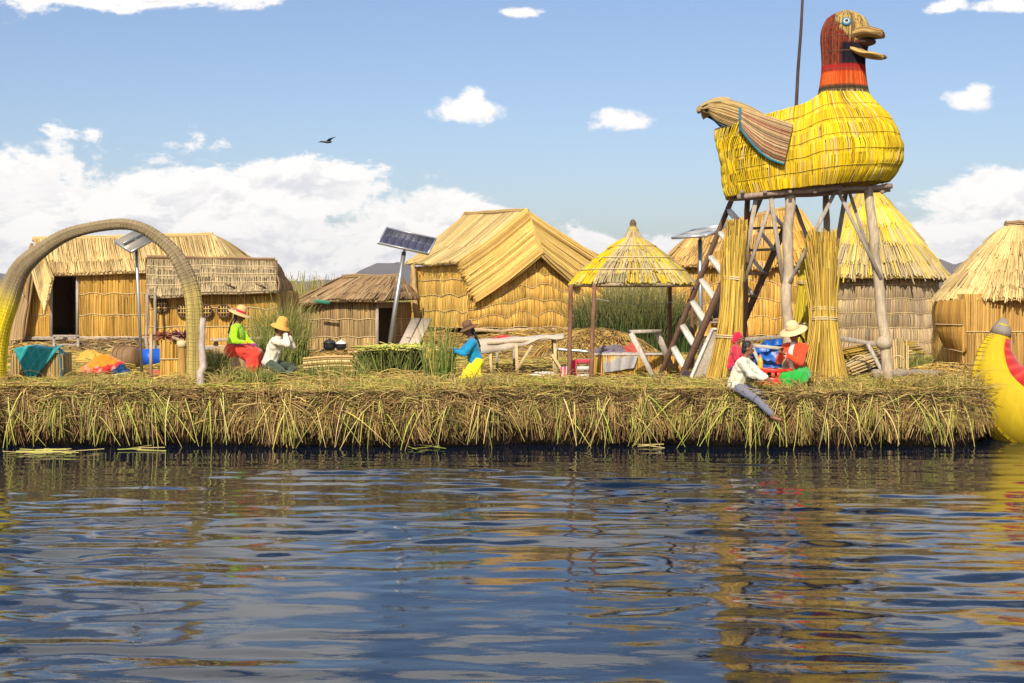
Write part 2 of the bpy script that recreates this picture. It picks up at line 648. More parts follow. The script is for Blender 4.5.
def ring(parent, c, t, r, w, name='tie', col=CORD, sy=1.0):
    t = np.asarray(t, float) / np.linalg.norm(t)
    A = np.cross(t, (0.31, 0.2, 0.9) if abs(t[2]) < 0.9 else (0, 1, 0))
    A /= np.linalg.norm(A)
    B = np.cross(A, t)
    th = np.linspace(0, 2 * PI, 19)
    P = c + (A[None] * np.cos(th)[:, None] + B[None] * np.sin(th)[:, None] * sy) * r
    return MB().tube(P, w, np.array(col), 5, caps=False).obj(name, 'straw', parent)


def pole(parent, a, b, r0, r1=None, col=GREYWOOD, name='post', wob=0.015, sides=9, k=9, mat='wood', base=None):
    r1 = r1 or r0 * 0.85
    a = np.asarray(a, float)
    b = np.asarray(b, float)
    t = np.linspace(0, 1, k)[:, None]
    P = a * (1 - t) + b * t
    off = rng.normal(0, wob, (k, 3)) * np.minimum(1, 4 * t * (1 - t) + 0.15)
    P = P + off
    R = (r0 + (r1 - r0) * t[:, 0]) * (1 + rng.normal(0, 0.05, k))
    c = np.array(col)[None] * (1 + rng.normal(0, 0.08, (k, 1)))
    return MB().tube(P, R, c, sides).obj(name, mat, parent, base=base, smooth=True)


def plank(parent, a, b, w, h, col, name='plank', up=(0, 0, 1), mat='wood', base=None):
    return MB().box(a, b, w, h, np.array(col)).obj(name, mat, parent, base=base)


# ------------------------------------------------------------------ the lake
def edge_y(x):
    x = np.asarray(x, float)
    w = 0.05 * np.sin(x * 9.7 + 2) + 0.16 * np.sin(x * 0.9 + 0.4) + 0.10 * np.sin(x * 2.3 + 1.2) + 0.05 * np.sin(x * 5.1)
    return 23.35 + w * 0.9 + 3.3 * sstep(7.75, 8.9, x) + 0.0 * x


def build_lake():
    def axis(fine0, fine1, st, far0, far1, n):
        f = np.arange(fine0, fine1 + 1e-6, st)
        lo = fine0 - np.geomspace(st, fine0 - far0, n)[::-1] if far0 < fine0 else np.array([])
        hi = fine1 + np.geomspace(st, far1 - fine1, n)
        return np.concatenate([lo, f, hi])
    xs = axis(-9.6, 9.6, 0.045, -3400, 3400, 40)
    ys = axis(6.5, 25.5, 0.045, -300, 3150, 40)
    Xg, Yg = np.meshgrid(xs, ys, indexing='ij')
    Zg = np.zeros_like(Xg)
    r = np.random.default_rng(5)
    # wind waves, mostly running along the view, with a cross chop
    for L, A, n in ((3.4, 0.010, 5), (1.7, 0.0080, 8), (0.95, 0.0058, 11), (0.55, 0.0050, 14), (0.32, 0.0021, 16)):
        for _ in range(n):
            ang = r.normal(1.52, 0.30)
            ll = L * r.uniform(0.75, 1.3)
            kx, ky = math.cos(ang) * 2 * PI / ll, math.sin(ang) * 2 * PI / ll
            s = np.sin(kx * Xg + ky * Yg + r.uniform(0, 6.3))
            Zg += A * r.uniform(0.5, 1.0) * (s + 0.25 * s * np.abs(s)) / math.sqrt(n) * 1.35
    # calmer and livelier patches; calm in the lee of the bank
    patch = 0.75 + 0.5 * np.sin(Xg * 0.5 + 1 + np.sin(Yg * 0.7)) * np.sin(Yg * 0.42 + 0.6 * np.sin(Xg * 0.31))
    patch *= 1 - 0.55 * sstep(19.5, 23.2, Yg)
    far = np.clip(1 - np.maximum(np.abs(Xg) - 9.6, 0) / 4, 0, 1) * np.clip(1 - np.maximum(6.5 - Yg, 0) / 3, 0, 1) * np.clip(1 - np.maximum(Yg - 25.5, 0) / 3, 0, 1)
    Zg = Zg * patch * far
    m = MB()
    m.grid(np.stack([Xg, Yg, Zg], -1), np.array((.01, .02, .03)))
    w = bpy.data.materials.new('lake_water')
    w.use_nodes = True
    t = w.node_tree
    x = NX(t)
    b = t.nodes['Principled BSDF']
    b.inputs['Base Color'].default_value = (0.002, 0.008, 0.020, 1)
    b.inputs['Roughness'].default_value = 0.012
    b.inputs['IOR'].default_value = 1.333
    tc = t.nodes.new('ShaderNodeTexCoord')
    mp = t.nodes.new('ShaderNodeMapping')
    mp.inputs['Scale'].default_value = (4.5, 10, 1)
    t.links.new(tc.outputs['Object'], mp.inputs[0])
    bn = t.nodes.new('ShaderNodeBump')
    bn.inputs['Strength'].default_value = 0.07
    bn.inputs['Distance'].default_value = 0.02
    t.links.new(x.noise(mp.outputs[0], 1.0, 4, 0.55, dist=0.3), bn.inputs['Height'])
    t.links.new(bn.outputs[0], b.inputs['Normal'])
    MAT['lake_water'] = w
    o = m.obj('lake_water', 'lake_water', None, (0, 0, 0), True)
    o['kind'] = 'structure'
    o['label'] = 'dark blue rippled lake water in front of the reed island'


build_lake()


# ------------------------------------------------------------------ far hills, haze
def build_hills():
    xs = np.linspace(-3200, 3200, 260)
    ys = np.linspace(2100, 3050, 26)
    Xg, Yg = np.meshgrid(xs, ys, indexing='ij')
    px = 512 + xs / 2500 * F
    prof = np.zeros_like(xs)
    for c, h, w in ((300, 15, 60), (385, 36, 42), (470, 28, 60), (240, 12, 60), (600, 22, 80), (760, 26, 110), (930, 36, 42), (985, 28, 60), (1100, 40, 120), (60, 16, 120), (-200, 30, 200), (1400, 35, 200)):
        prof = np.maximum(prof, h * np.exp(-((px - c) / w) ** 2))
    prof += 5
    H = prof[:, None] * 2500 / F * np.sin(np.clip((ys - 2100) / 500, 0, 1) * PI / 2)[None] ** 1.2
    rg = np.array([[mnoise.fractal(Vector((xx * 0.004, yy * 0.004, 0.3)), 1.0, 2.0, 5) for yy in ys] for xx in xs])
    H = H * (1 + 0.28 * rg) - 0.5
    c = np.array((.13, .105, .10)) * (1 + 0.5 * rg[..., None])
    o = MB().grid(np.stack([Xg, Yg, np.maximum(H, -2)], -1), c).obj('hills', 'earth', None, (0, 2500, -2), True)
    o['kind'] = 'structure'
    o['label'] = 'far bluish hills along the horizon beyond the reeds'


build_hills()


def build_haze():
    x0, x1, y0, y1, z0, z1 = -3600, 3600, -400, 3300, -3, 110
    v = [(x, y, z) for x in (x0, x1) for y in (y0, y1) for z in (z0, z1)]
    f = [[0, 1, 3, 2], [4, 6, 7, 5], [0, 4, 5, 1], [2, 3, 7, 6], [0, 2, 6, 4], [1, 5, 7, 3]]
    m = bpy.data.materials.new('haze')
    m.use_nodes = True
    t = m.node_tree
    t.nodes.clear()
    out = t.nodes.new('ShaderNodeOutputMaterial')
    pv = t.nodes.new('ShaderNodeVolumePrincipled')
    pv.inputs['Color'].default_value = (0.86, 0.91, 1.0, 1)
    pv.inputs['Density'].default_value = 0.00011
    pv.inputs['Anisotropy'].default_value = 0.2
    t.links.new(pv.outputs[0], out.inputs['Volume'])
    MAT['haze'] = m
    o = MB().add(v, f, np.array((1, 1, 1.0))).obj('haze', 'haze', None, (0, 0, -3))
    o['kind'] = 'stuff'
    o['label'] = 'thin pale bluish air between the camera and the far hills'


build_haze()


# ------------------------------------------------------------------ the island
def ground_z(x, y):
    return 1.0 + 0.05 * np.sin(np.asarray(x) * 0.7 + 1) * np.sin(np.asarray(y) * 0.9) + 0.02 * np.sin(np.asarray(x) * 2.1)


def build_island():
    xs = np.concatenate([np.linspace(-70, -14, 40), np.arange(-13.8, 13.9, 0.12), np.linspace(14, 70, 40)])
    e = edge_y(xs)
    prof = [(0.75, -0.6), (0.42, -0.1), (0.34, 0.1), (0.22, 0.3), (0.10, 0.5), (0.02, 0.66), (0.0, 0.80), (0.10, 0.88), (0.35, 0.93)]
    rows = []
    for off, z in prof:
        nz = np.array([mnoise.fractal(Vector((xx * 1.6, z * 3.0, off)), 1.0, 2.0, 4) for xx in xs])
        n2 = np.array([mnoise.noise(Vector((xx * 4.1, z * 5.0, 9.0))) for xx in xs])
        rows.append(np.stack([xs, e + off + 0.10 * nz, z + 0.04 * n2 * (z > 0)], -1))
    for d in np.concatenate([np.arange(0.7, 6, 0.35), np.geomspace(6, 60, 22)]):
        yy = e + d
        nz = np.array([mnoise.fractal(Vector((xx * 1.2, y_ * 1.2, 2)), 1.0, 2.0, 4) for xx, y_ in zip(xs, yy)])
        rows.append(np.stack([xs, yy, ground_z(xs, yy) - 0.01 - 0.05 * (1 - sstep(0.5, 1.8, d)) + 0.03 * nz], -1))
    P = np.stack(rows, 1)
    col = np.zeros(P.shape)
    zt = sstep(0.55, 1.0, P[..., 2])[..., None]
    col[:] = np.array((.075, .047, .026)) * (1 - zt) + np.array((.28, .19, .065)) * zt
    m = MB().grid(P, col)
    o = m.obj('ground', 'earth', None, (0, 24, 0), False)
    o['kind'] = 'structure'
    o['label'] = 'floating island of matted reeds with a steep bank'
    return o


island = build_island()


def build_bank_straw():
    m = MB()
    k = 6
    t = np.linspace(0, 1, k)[None]

    def xpos(n):
        return rng.uniform(-12.5, 9.4, n)
    # hanging thatch of old reeds, layered from the water up to the lip
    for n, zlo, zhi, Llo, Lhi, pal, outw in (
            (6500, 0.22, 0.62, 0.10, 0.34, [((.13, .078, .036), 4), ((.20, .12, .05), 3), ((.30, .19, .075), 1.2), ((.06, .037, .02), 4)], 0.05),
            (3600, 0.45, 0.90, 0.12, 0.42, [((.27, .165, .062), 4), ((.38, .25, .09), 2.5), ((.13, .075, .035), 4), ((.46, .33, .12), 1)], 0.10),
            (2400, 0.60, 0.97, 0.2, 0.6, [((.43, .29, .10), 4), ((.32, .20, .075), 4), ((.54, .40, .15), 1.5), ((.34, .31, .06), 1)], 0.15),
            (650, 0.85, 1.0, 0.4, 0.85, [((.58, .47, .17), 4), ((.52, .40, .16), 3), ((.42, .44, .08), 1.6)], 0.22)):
        x0 = xpos(n)
        z0 = rng.uniform(zlo, zhi, n)
        L = rng.uniform(Llo, Lhi, n)
        y0 = edge_y(x0) + 0.10 - 0.05 * rng.random(n)
        ang = rng.normal(0, 0.40, n)
        cl = 0.25 * np.sin(x0 * 3.1 + 2 * np.sin(x0 * 1.3))       # tufts comb the same way
        ang = ang + cl
        o = outw * rng.uniform(0.2, 1.4, n)
        z1 = np.maximum(z0 - L * np.cos(ang), -.03 + 0.14 * rng.random(n) ** 2 + .10 * (.5 + .5 * np.sin(x0 * 2.3 + 1.7 * np.sin(x0 * .9))))
        Pz = z0[:, None] + 0.04 * np.sin(t * PI) * rng.random((n, 1)) - (z0 - z1)[:, None] * t ** 1.25
        Px = x0[:, None] + (L * np.sin(ang))[:, None] * t + rng.normal(0, .02, (n, 1)) * np.sin(t * PI)
        Py = y0[:, None] - o[:, None] * np.sin(np.minimum(t * 1.25, 1) * PI / 2) + 0.14 * (1 - (Pz / 0.9).clip(0, 1)) * (rng.random((n, 1)))
        r = rng.uniform(0.004, 0.010, n)[:, None] * (1 - 0.5 * t)
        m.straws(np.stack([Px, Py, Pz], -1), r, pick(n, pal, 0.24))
    # combed tufts: stalks that start together and fall the same way
    nt = 470
    for _ in range(nt):
        n = int(rng.integers(6, 22))
        xc = rng.uniform(-12.3, 9.2)
        zc = rng.uniform(0.45, 0.96)
        ac = rng.normal(0, .32)
        Lc = rng.uniform(.22, .55)
        x0 = xc + rng.normal(0, .07, n)
        z0 = np.minimum(zc + rng.normal(0, .05, n), 1.0)
        ang = ac + rng.normal(0, .16, n)
        L = Lc * rng.uniform(.6, 1.15, n)
        z1 = np.maximum(z0 - L * np.cos(ang), -.03 + .10 * rng.random(n) + .10 * (.5 + .5 * np.sin(x0 * 2.3 + 1.7 * np.sin(x0 * .9))))
        y0 = edge_y(x0) + .02
        Pz = z0[:, None] + (z1 - z0)[:, None] * t ** 1.3 + .03 * np.sin(t * PI)
        Px = x0[:, None] + (L * np.sin(ang))[:, None] * t
        Py = y0[:, None] - rng.uniform(.08, .20, (n, 1)) * np.sin(np.minimum(t * 1.3, 1) * PI / 2)
        kd = rng.random()
        tone = [((.20, .12, .05), 3), ((.28, .175, .065), 2), ((.12, .07, .032), 2)] if kd < .34 else [((.42, .28, .095), 3), ((.31, .19, .07), 4), ((.53, .39, .14), 1.5)] if kd < .82 else [((.40, .36, .08), 3), ((.28, .29, .055), 2), ((.50, .43, .13), 2)]
        m.straws(np.stack([Px, Py, Pz], -1), rng.uniform(.007, .013, n)[:, None] * (1 - .5 * t), pick(n, tone, .2))
    # criss-crossed straws lying on the face and the lip
    n = 4200
    x0 = xpos(n)
    f = rng.random(n)
    z0 = 0.35 + 0.61 * f ** 0.6
    y0 = edge_y(x0) - 0.03 - 0.13 * rng.random(n) + 0.15 * (z0 > 0.98)
    L = rng.uniform(0.2, 0.7, n)
    ang = rng.normal(0, 0.6, n) + PI * (rng.random(n) > .5)
    P = np.stack([x0[:, None] + (L * np.cos(ang))[:, None] * (t - .5), y0[:, None] + rng.normal(0, .06, (n, 1)) * (t - .5),
                  z0[:, None] + (L * np.sin(ang) * 0.7)[:, None] * (t - .5) - 0.10 * L[:, None] * (2 * t - 1) ** 2], -1)
    m.straws(P, rng.uniform(0.004, 0.009, n)[:, None] * (1 - .4 * t), pick(n, [((.38, .25, .09), 4), ((.50, .37, .13), 2), ((.24, .15, .06), 4), ((.10, .06, .03), 3), ((.32, .31, .07), .7)], 0.2))
    # long stalks that reach the water
    n = 170
    x0 = xpos(n)
    z0 = rng.uniform(0.5, 0.92, n)
    y0 = edge_y(x0) - 0.12
    ang = rng.normal(0, 0.38, n)
    z1 = rng.uniform(-0.02, 0.12, n)
    P = np.stack([x0[:, None] + (np.tan(ang) * (z0 - z1))[:, None] * t, y0[:, None] - (0.08 + 0.22 * rng.random((n, 1))) * np.sin(t * PI / 2 * 1.3),
                  z0[:, None] + (z1 - z0)[:, None] * t ** 1.15 + 0.05 * np.sin(t * PI)], -1)
    m.straws(P, rng.uniform(0.007, 0.014, n)[:, None] * (1 - .5 * t), pick(n, [((.56, .52, .12), 3), ((.40, .42, .07), 2), ((.6, .46, .18), 3), ((.30, .36, .06), 1)], 0.15))
    o = m.obj('bank_straw', 'straw', None, (0, 23.3, 0))
    tag(o, 'thick fringe of dry and green reed stalks hanging over the bank', 'reeds', None, 'stuff')
    # loose straw over the trodden top
    m = MB()
    n = 26000
    d = rng.random(n) ** 1.7 * 20
    x0 = rng.uniform(-1, 1, n) * (11 + 0.35 * d)
    y0 = edge_y(x0) + 0.05 + d
    L = rng.uniform(0.15, 0.6, n) * (1 + d / 25)
    ang = rng.uniform(0, 2 * PI, n)
    tilt = np.abs(rng.normal(0, 0.09, n))
    z0 = ground_z(x0, y0) + 0.012 - 0.06 * (1 - sstep(0.4, 1.6, d)) + 0.02 * rng.random(n)
    P = np.stack([x0[:, None] + (L * np.cos(ang))[:, None] * t, y0[:, None] + (L * np.sin(ang))[:, None] * t,
                  z0[:, None] + (L * np.sin(tilt))[:, None] * np.sin(t * 2.2)], -1)
    m.straws(P, (rng.uniform(0.006, 0.012, n) * (1 + d / 20))[:, None] * (1 - .4 * t), pick(n, [((.54, .39, .10), 4), ((.44, .30, .09), 3), ((.36, .37, .07), 2), ((.24, .15, .06), 2.5)], 0.18))
    # short live shoots along the lip
    n = 9000
    x0 = xpos(n)
    y0 = edge_y(x0) + rng.uniform(-0.05, 1.3, n)
    dens = 0.5 + 0.5 * np.sin(x0 * 1.7 + 1.3 * np.sin(x0 * .6))
    keep = rng.random(n) < (0.25 + 0.75 * dens)
    x0, y0 = x0[keep], y0[keep]
    n = len(x0)
    h = rng.uniform(0.04, 0.17, n)
    a = rng.normal(0, .35, (n, 2))
    P = np.stack([x0[:, None] + (h * a[:, 0])[:, None] * t ** 1.6, y0[:, None] + (h * a[:, 1])[:, None] * t ** 1.6, ground_z(x0, y0)[:, None] - .05 + h[:, None] * t], -1)
    m.straws(P, rng.uniform(0.004, 0.008, n)[:, None] * (1 - .75 * t), pick(n, [((.36, .38, .07), 3), ((.5, .42, .12), 3), ((.22, .27, .05), 2)], 0.18))
    # upright wisps and bent dead stalks in tufts on the lip
    for _ in range(210):
        n = int(rng.integers(5, 26))
        xc = rng.uniform(-12, 9.0)
        yc = float(edge_y(xc)) + rng.uniform(-.08, .75)
        hc = rng.uniform(.08, .30)
        x0 = xc + rng.normal(0, .10, n)
        y0 = yc + rng.normal(0, .07, n)
        h = hc * rng.uniform(.5, 1.3, n)
        a = rng.normal(0, .75, (n, 2)) + rng.normal(0, .35, 2)
        P = np.stack([x0[:, None] + (h * a[:, 0])[:, None] * t ** 1.4, y0[:, None] + (h * a[:, 1])[:, None] * t ** 1.4, .93 + h[:, None] * np.sin(t * 1.9)], -1)
        m.straws(P, rng.uniform(.004, .009, n)[:, None] * (1 - .6 * t), pick(n, [((.50, .36, .11), 4), ((.60, .46, .17), 2), ((.30, .19, .07), 3), ((.36, .37, .07), 1.6)], .2))
    o = m.obj('ground_straw', 'straw', None, (0, 25, 1))
    tag(o, 'loose yellow straw and short shoots strewn over the island top', 'straw', None, 'stuff')


build_bank_straw()


def build_floating():
    for i, (px0, px1, py, lab) in enumerate(((0, 105, 453, 'long pale reed mat floating at the foot of the bank, far left'),
                                             (120, 175, 450, 'floating reed stalks just right of the far left floating mat'),
                                             (405, 452, 448, 'floating green reed stalks left of the middle of the bank'),
                                             (630, 672, 447, 'floating reed stalks below the conical roofed shelter'),
                                             (885, 928, 442, 'short floating reed stalks near the yellow boat prow'))):
        m = MB()
        n = 12 if i == 0 else 5
        Y = 2.5 * F / (py - HZ)
        a = W(px0, py, Y)
        b = W(px1, py, Y)
        t = np.linspace(0, 1, 6)[None, :, None]
        s0 = rng.uniform(0, .5, n)
        s1 = np.minimum(s0 + rng.uniform(.25, .6, n), 1)
        A = a + (b - a) * s0[:, None]
        B = a + (b - a) * s1[:, None]
        A[:, 1] += rng.normal(0, .22, n)
        B[:, 1] += rng.normal(0, .22, n)
        P = A[:, None] * (1 - t) + B[:, None] * t
        P[:, :, 2] = 0.022 + rng.uniform(0, 0.02, (n, 1))
        m.straws(P, 0.009, pick(n, [((.50, .46, .12), 3), ((.36, .38, .08), 2), ((.55, .42, .18), 2)]))
        o = m.obj('floating_reeds', 'straw')
        tag(o, lab, 'reeds', 'reed stalks floating along the bank')


build_floating()


# ------------------------------------------------------------------ huts
def V3(*a):
    return np.array(a, float)


def wall_quad(hut, a, b, h, pal, rows, name='wall', htop=None, **kw):
    """upright wall from a to b (seen from outside, a on the left), height h or a height for each end"""
    a = np.asarray(a, float)
    b = np.asarray(b, float)
    h0, h1 = (h, h) if np.isscalar(h) else h
    z = V3(0, 0, 1)
    S = quadS(a, b, b + z * h1, a + z * h0)
    return reed_sheet(S, hut, np.linalg.norm(b - a), pal, rows, name, **kw)


def gable_wall(hut, a, b, h, hp, pal, rows, power=1.3, **kw):
    """end wall whose top rises to hp in the middle"""
    a = np.asarray(a, float)
    b = np.asarray(b, float)

    def S(u, v):
        u = np.asarray(u, float)[..., None]
        v = np.asarray(v, float)[..., None]
        top = h + (hp - h) * (1 - np.abs(2 * u - 1) ** power)
        return a * (1 - u) + b * u + V3(0, 0, 1) * top * v
    return reed_sheet(S, hut, np.linalg.norm(b - a), pal, rows, 'wall', **kw)


def heap(name, label, c, rx, ry, h, n, pal, L=(0.4, 1.1), cat='straw heap', droop=True, base_col=(.24, .16, .07)):
    """a mound of loose reeds"""
    c = np.asarray(c, float)
    root = empty(name, c, label, cat)
    th = np.linspace(0, 2 * PI, 28, endpoint=False)
    r = np.linspace(0.02, 1, 8)
    wob = 1 + 0.12 * np.sin(3 * th + c[0]) + 0.08 * np.sin(5 * th + 1)
    Px = c[0] + np.cos(th)[:, None] * r * rx * wob[:, None]
    Py = c[1] + np.sin(th)[:, None] * r * ry * wob[:, None]
    Pz = c[2] - 0.06 + (h + 0.04) * np.cos(r * PI / 2)[None] ** 0.7 * (1 + 0.1 * np.sin(2 * th)[:, None])
    P = np.stack([Px, Py, Pz], -1)
    MB().grid(P, np.array(base_col), close_u=True).obj('core', 'earth', root, smooth=True)
    a = rng.uniform(0, 2 * PI, n)
    q = np.sqrt(rng.random(n)) * 0.98
    x0 = c[0] + np.cos(a) * q * rx
    y0 = c[1] + np.sin(a) * q * ry
    z0 = c[2] + (h + 0.02) * np.cos(q * PI / 2) ** 0.7
    ll = rng.uniform(*L, n)
    d = a + rng.normal(0, 1.1, n)
    t = np.linspace(0, 1, 5)[None]
    qq = np.hypot((np.cos(a) * q)[:, None] * rx + (ll * np.cos(d))[:, None] * t, ((np.sin(a) * q)[:, None] * ry + (ll * np.sin(d))[:, None] * t)) / np.hypot(rx * np.cos(a), ry * np.sin(a))[:, None]
    zz = c[2] + (h + 0.02) * np.cos(np.clip(qq, 0, 1) * PI / 2) ** 0.7
    zz = np.maximum(zz, c[2] + 0.01) + 0.05 * rng.random((n, 1)) + rng.normal(0, .09, (n, 1)) * t * np.minimum(h, .5)
    P = np.stack([x0[:, None] + (ll * np.cos(d))[:, None] * t, y0[:, None] + (ll * np.sin(d))[:, None] * t, zz], -1)
    m = MB().straws(P, rng.uniform(0.009, 0.017, n)[:, None] * (1 - .4 * t), pick(n, pal, 0.2))
    o = m.obj('straw', 'straw', root)
    o['kind'] = 'stuff'
    return root


STRAWPAL = [((.52, .35, .09), 4), ((.43, .27, .075), 3), ((.30, .185, .06), 2.5), ((.17, .10, .045), 2)]


def hut_left():
    Y = 38.0
    zf = 1.42
    a = V3((25 - 512) * Y / F, Y, zf)
    b = V3((222 - 512) * Y / F, Y + 0.2, zf)
    dep = V3(0.15, 3.4, 0)
    hut = empty('reed_hut', a + V3(0, 0, -0.42), 'large golden reed hut with dark open doorway behind the arch', 'hut', 'reed huts')
    h = 1.72
    z = V3(0, 0, 1)
    # front wall in three lengths, the doorway left open
    d0 = V3((52 - 512) * Y / F, Y, zf)
    d1 = V3((78 - 512) * Y / F, Y, zf)
    wall_quad(hut, a, d0, h, GOLD, 3, bulge=.03, scallop=.02, nsc=2)
    wall_quad(hut, d1, b, h, GOLD, 3, bulge=.03, scallop=.03, nsc=6)
    wall_quad(hut, d0 + z * 1.66, d1 + z * 1.66, .07, GOLD, 1, bulge=.01, cord=False)
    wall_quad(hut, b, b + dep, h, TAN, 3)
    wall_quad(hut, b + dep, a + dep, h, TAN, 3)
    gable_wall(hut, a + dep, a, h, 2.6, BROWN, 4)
    plank(hut, d0 + V3(0, -.05, 0), d0 + V3(0, -.05, 1.66), .07, .07, GREYWOOD, 'door_post')
    plank(hut, d1 + V3(0, -.05, 0), d1 + V3(0, -.05, 1.66), .07, .07, GREYWOOD, 'door_post')
    plank(hut, a + V3(0, -.09, -.04), b + V3(0, -.09, -.04), .08, .09, GREYWOOD, 'sill_beam')
    m = MB()
    m.slab(np.stack(np.meshgrid(np.linspace(a[0], b[0], 3), np.linspace(Y, Y + 3.4, 3), indexing='ij') + [np.full((3, 3), zf - .01)], -1), .06, np.array((.2, .14, .08)))
    m.obj('floor_mat', 'matting', hut)
    # roof
    e0 = W(43, 276, 37.75)
    e1 = W(229, 268, 37.9)
    r0 = W(33, 239, 39.8)
    r1 = W(213, 235, 39.8)
    reed_sheet(quadS(e0, e1, r1, r0, sag=.06), hut, 5.2, PALE, 2, 'roof', 'thatch_course', lap=.05, bulge=.02, cord=False, pitch=.05, lean=.02, ragged=.03)
    bk0, bk1 = e0 + V3(0.1, 5.0, 0.02), e1 + V3(0.1, 5.0, 0.1)
    reed_sheet(quadS(bk1, bk0, r0, r1, sag=.06), hut, 5.2, PALE, 2, 'roof', 'thatch_course', lap=.05, bulge=.02, cord=False, pitch=.08)
    reed_sheet(quadS(e1, bk1, r1 + V3(.02, .05, 0), r1), hut, 4, PALE, 2, 'roof', 'thatch_course', lap=.04, cord=False, pitch=.07)
    # the drooping corner over the doorway and the side flap of the gable
    reed_sheet(quadS(W(44, 314, 36.8), W(52, 277, 37.15), r0 + V3(.45, -.6, -.28), W(30, 258, 37.6)), hut, 1.1, PALE, 1, 'roof_flap', 'thatch_course', bulge=.03, cord=False, pitch=.05)
    reed_sheet(quadS(W(10, 341, 38.8), W(23, 339, 37.6), W(33, 268, 37.5), W(31, 243, 39.6)), hut, 1.6, BROWN, 2, 'gable_flap', 'thatch_course', bulge=.03, cord=True, pitch=.05)
    roll(hut, [r0 + (r1 - r0) * t for t in np.linspace(0, 1, 9)], 0.075, PALE)
    # step frame under the doorway
    for px in (54, 78):
        plank(hut, W(px, 337, 37.2), W(px, 362, 36.6), .07, .07, GREYWOOD, 'step_rail')
    for py in (336, 345):
        plank(hut, W(53, py, 37.1), W(79, py, 37.1), .06, .06, GREYWOOD, 'step')


def hut_small_windows():
    Y = 31.0
    zf = 1.42
    a = V3((150 - 512) * Y / F, Y, zf)
    b = V3((276 - 512) * Y / F, Y + .1, zf)
    dep = V3(.1, 2.3, 0)
    hut = empty('reed_hut', a + V3(0, 0, -.42), 'low reed hut with greyish thatch and small lattice windows behind the arch', 'hut', 'reed huts')
    h = 1.22
    wall_quad(hut, a, b, h, GOLD, 3, bulge=.025, scallop=.03, nsc=4)
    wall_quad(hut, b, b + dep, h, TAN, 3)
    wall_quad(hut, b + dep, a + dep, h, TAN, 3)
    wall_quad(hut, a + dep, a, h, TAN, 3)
    e0 = W(146, 295, 30.65)
    e1 = W(277, 291, 30.8)
    r0 = W(147, 257, 32.1)
    r1 = W(275, 261, 32.2)
    S0 = quadS(e0, e1, r1, r0, sag=.03)
    reed_sheet(S0, hut, 2.9, GREY, 4, 'roof', 'thatch_course', lap=.03, bulge=.015, cord=True, pitch=.035, ragged=.01)
    b0, b1 = e0 + V3(.1, 3.0, 0), e1 + V3(-.1, 3.0, 0)
    reed_sheet(quadS(b1, b0, r0, r1), hut, 2.9, GREY, 3, 'roof', 'thatch_course', lap=.03, pitch=.06, cord=False)
    # gable ends closed with mats
    for p, q, r, fl in ((e1, b1, r1, False), (b0, e0, r0, False)):
        mid = (p + q) / 2
        reed_sheet(quadS(p * .92 + mid * .08, q * .92 + mid * .08, r * .99 + mid * .01, r), hut, 2.2, BROWNROOF, 2, 'gable', 'reed_mat', cord=False, flip=fl)
    roll(hut, [r0 + (r1 - r0) * t + V3(0, 0, .01) for t in np.linspace(0, 1, 7)], .05, BROWNROOF)
    for px in (162, 184, 206, 224):
        py = 306 if px == 162 else 311
        c = W(px, py, Y - .06)
        f = MB()
        f.lathe([(.02, 0), (.125, 0), (.15, .0), (.155, .03), (.15, .04), (.12, .035), (.118, 0.01)], c, np.array((.10, .06, .04)), 20,
                axis=np.array(((1, 0, 0), (0, 0, -1), (0, 1.0, 0))))
        fr = f.obj('window', 'wood', hut)
        MB().ell(c + V3(0, .012, 0), (.125, .02, .118), np.array((.015, .012, .01))).obj('pane', 'panel', fr)
        g = MB()
        for d in (-.06, 0, .06):
            g.box(c + V3(d, -.03, -.11), c + V3(d, -.03, .11), .022, .02, np.array((.52, .33, .10)))
        for d in (-.04, .05):
            g.box(c + V3(-.12, -.045, d), c + V3(.12, -.045, d), .02, .02, np.array((.52, .33, .10)))
        g.obj('lattice', 'wood', fr)
    for px in (147, 155):
        pole(hut, W(px, 367, 30.3), W(px, 293, 30.6), .035, .03, (.30, .24, .19), 'porch_post')
    for px in (235, 266):
        k = W(px, 288, 30.85)
        MB().tube([k, k + V3(-.12, -.1, .05), k + V3(-.2, -.14, .10)], [.02, .018, .01], np.array(DARKWOOD), 6).obj('roof_peg', 'wood', hut)
    plank(hut, a + V3(-.05, -.1, -.05), b + V3(.05, -.1, -.05), .09, .1, GREYWOOD, 'sill_beam')
    for u in (0.03, .35, .68, .97):
        p = a * (1 - u) + b * u
        pole(hut, p + V3(0, -.02, -.05), p + V3(0, -.02, -.43), .05, .05, DARKWOOD, 'stilt')


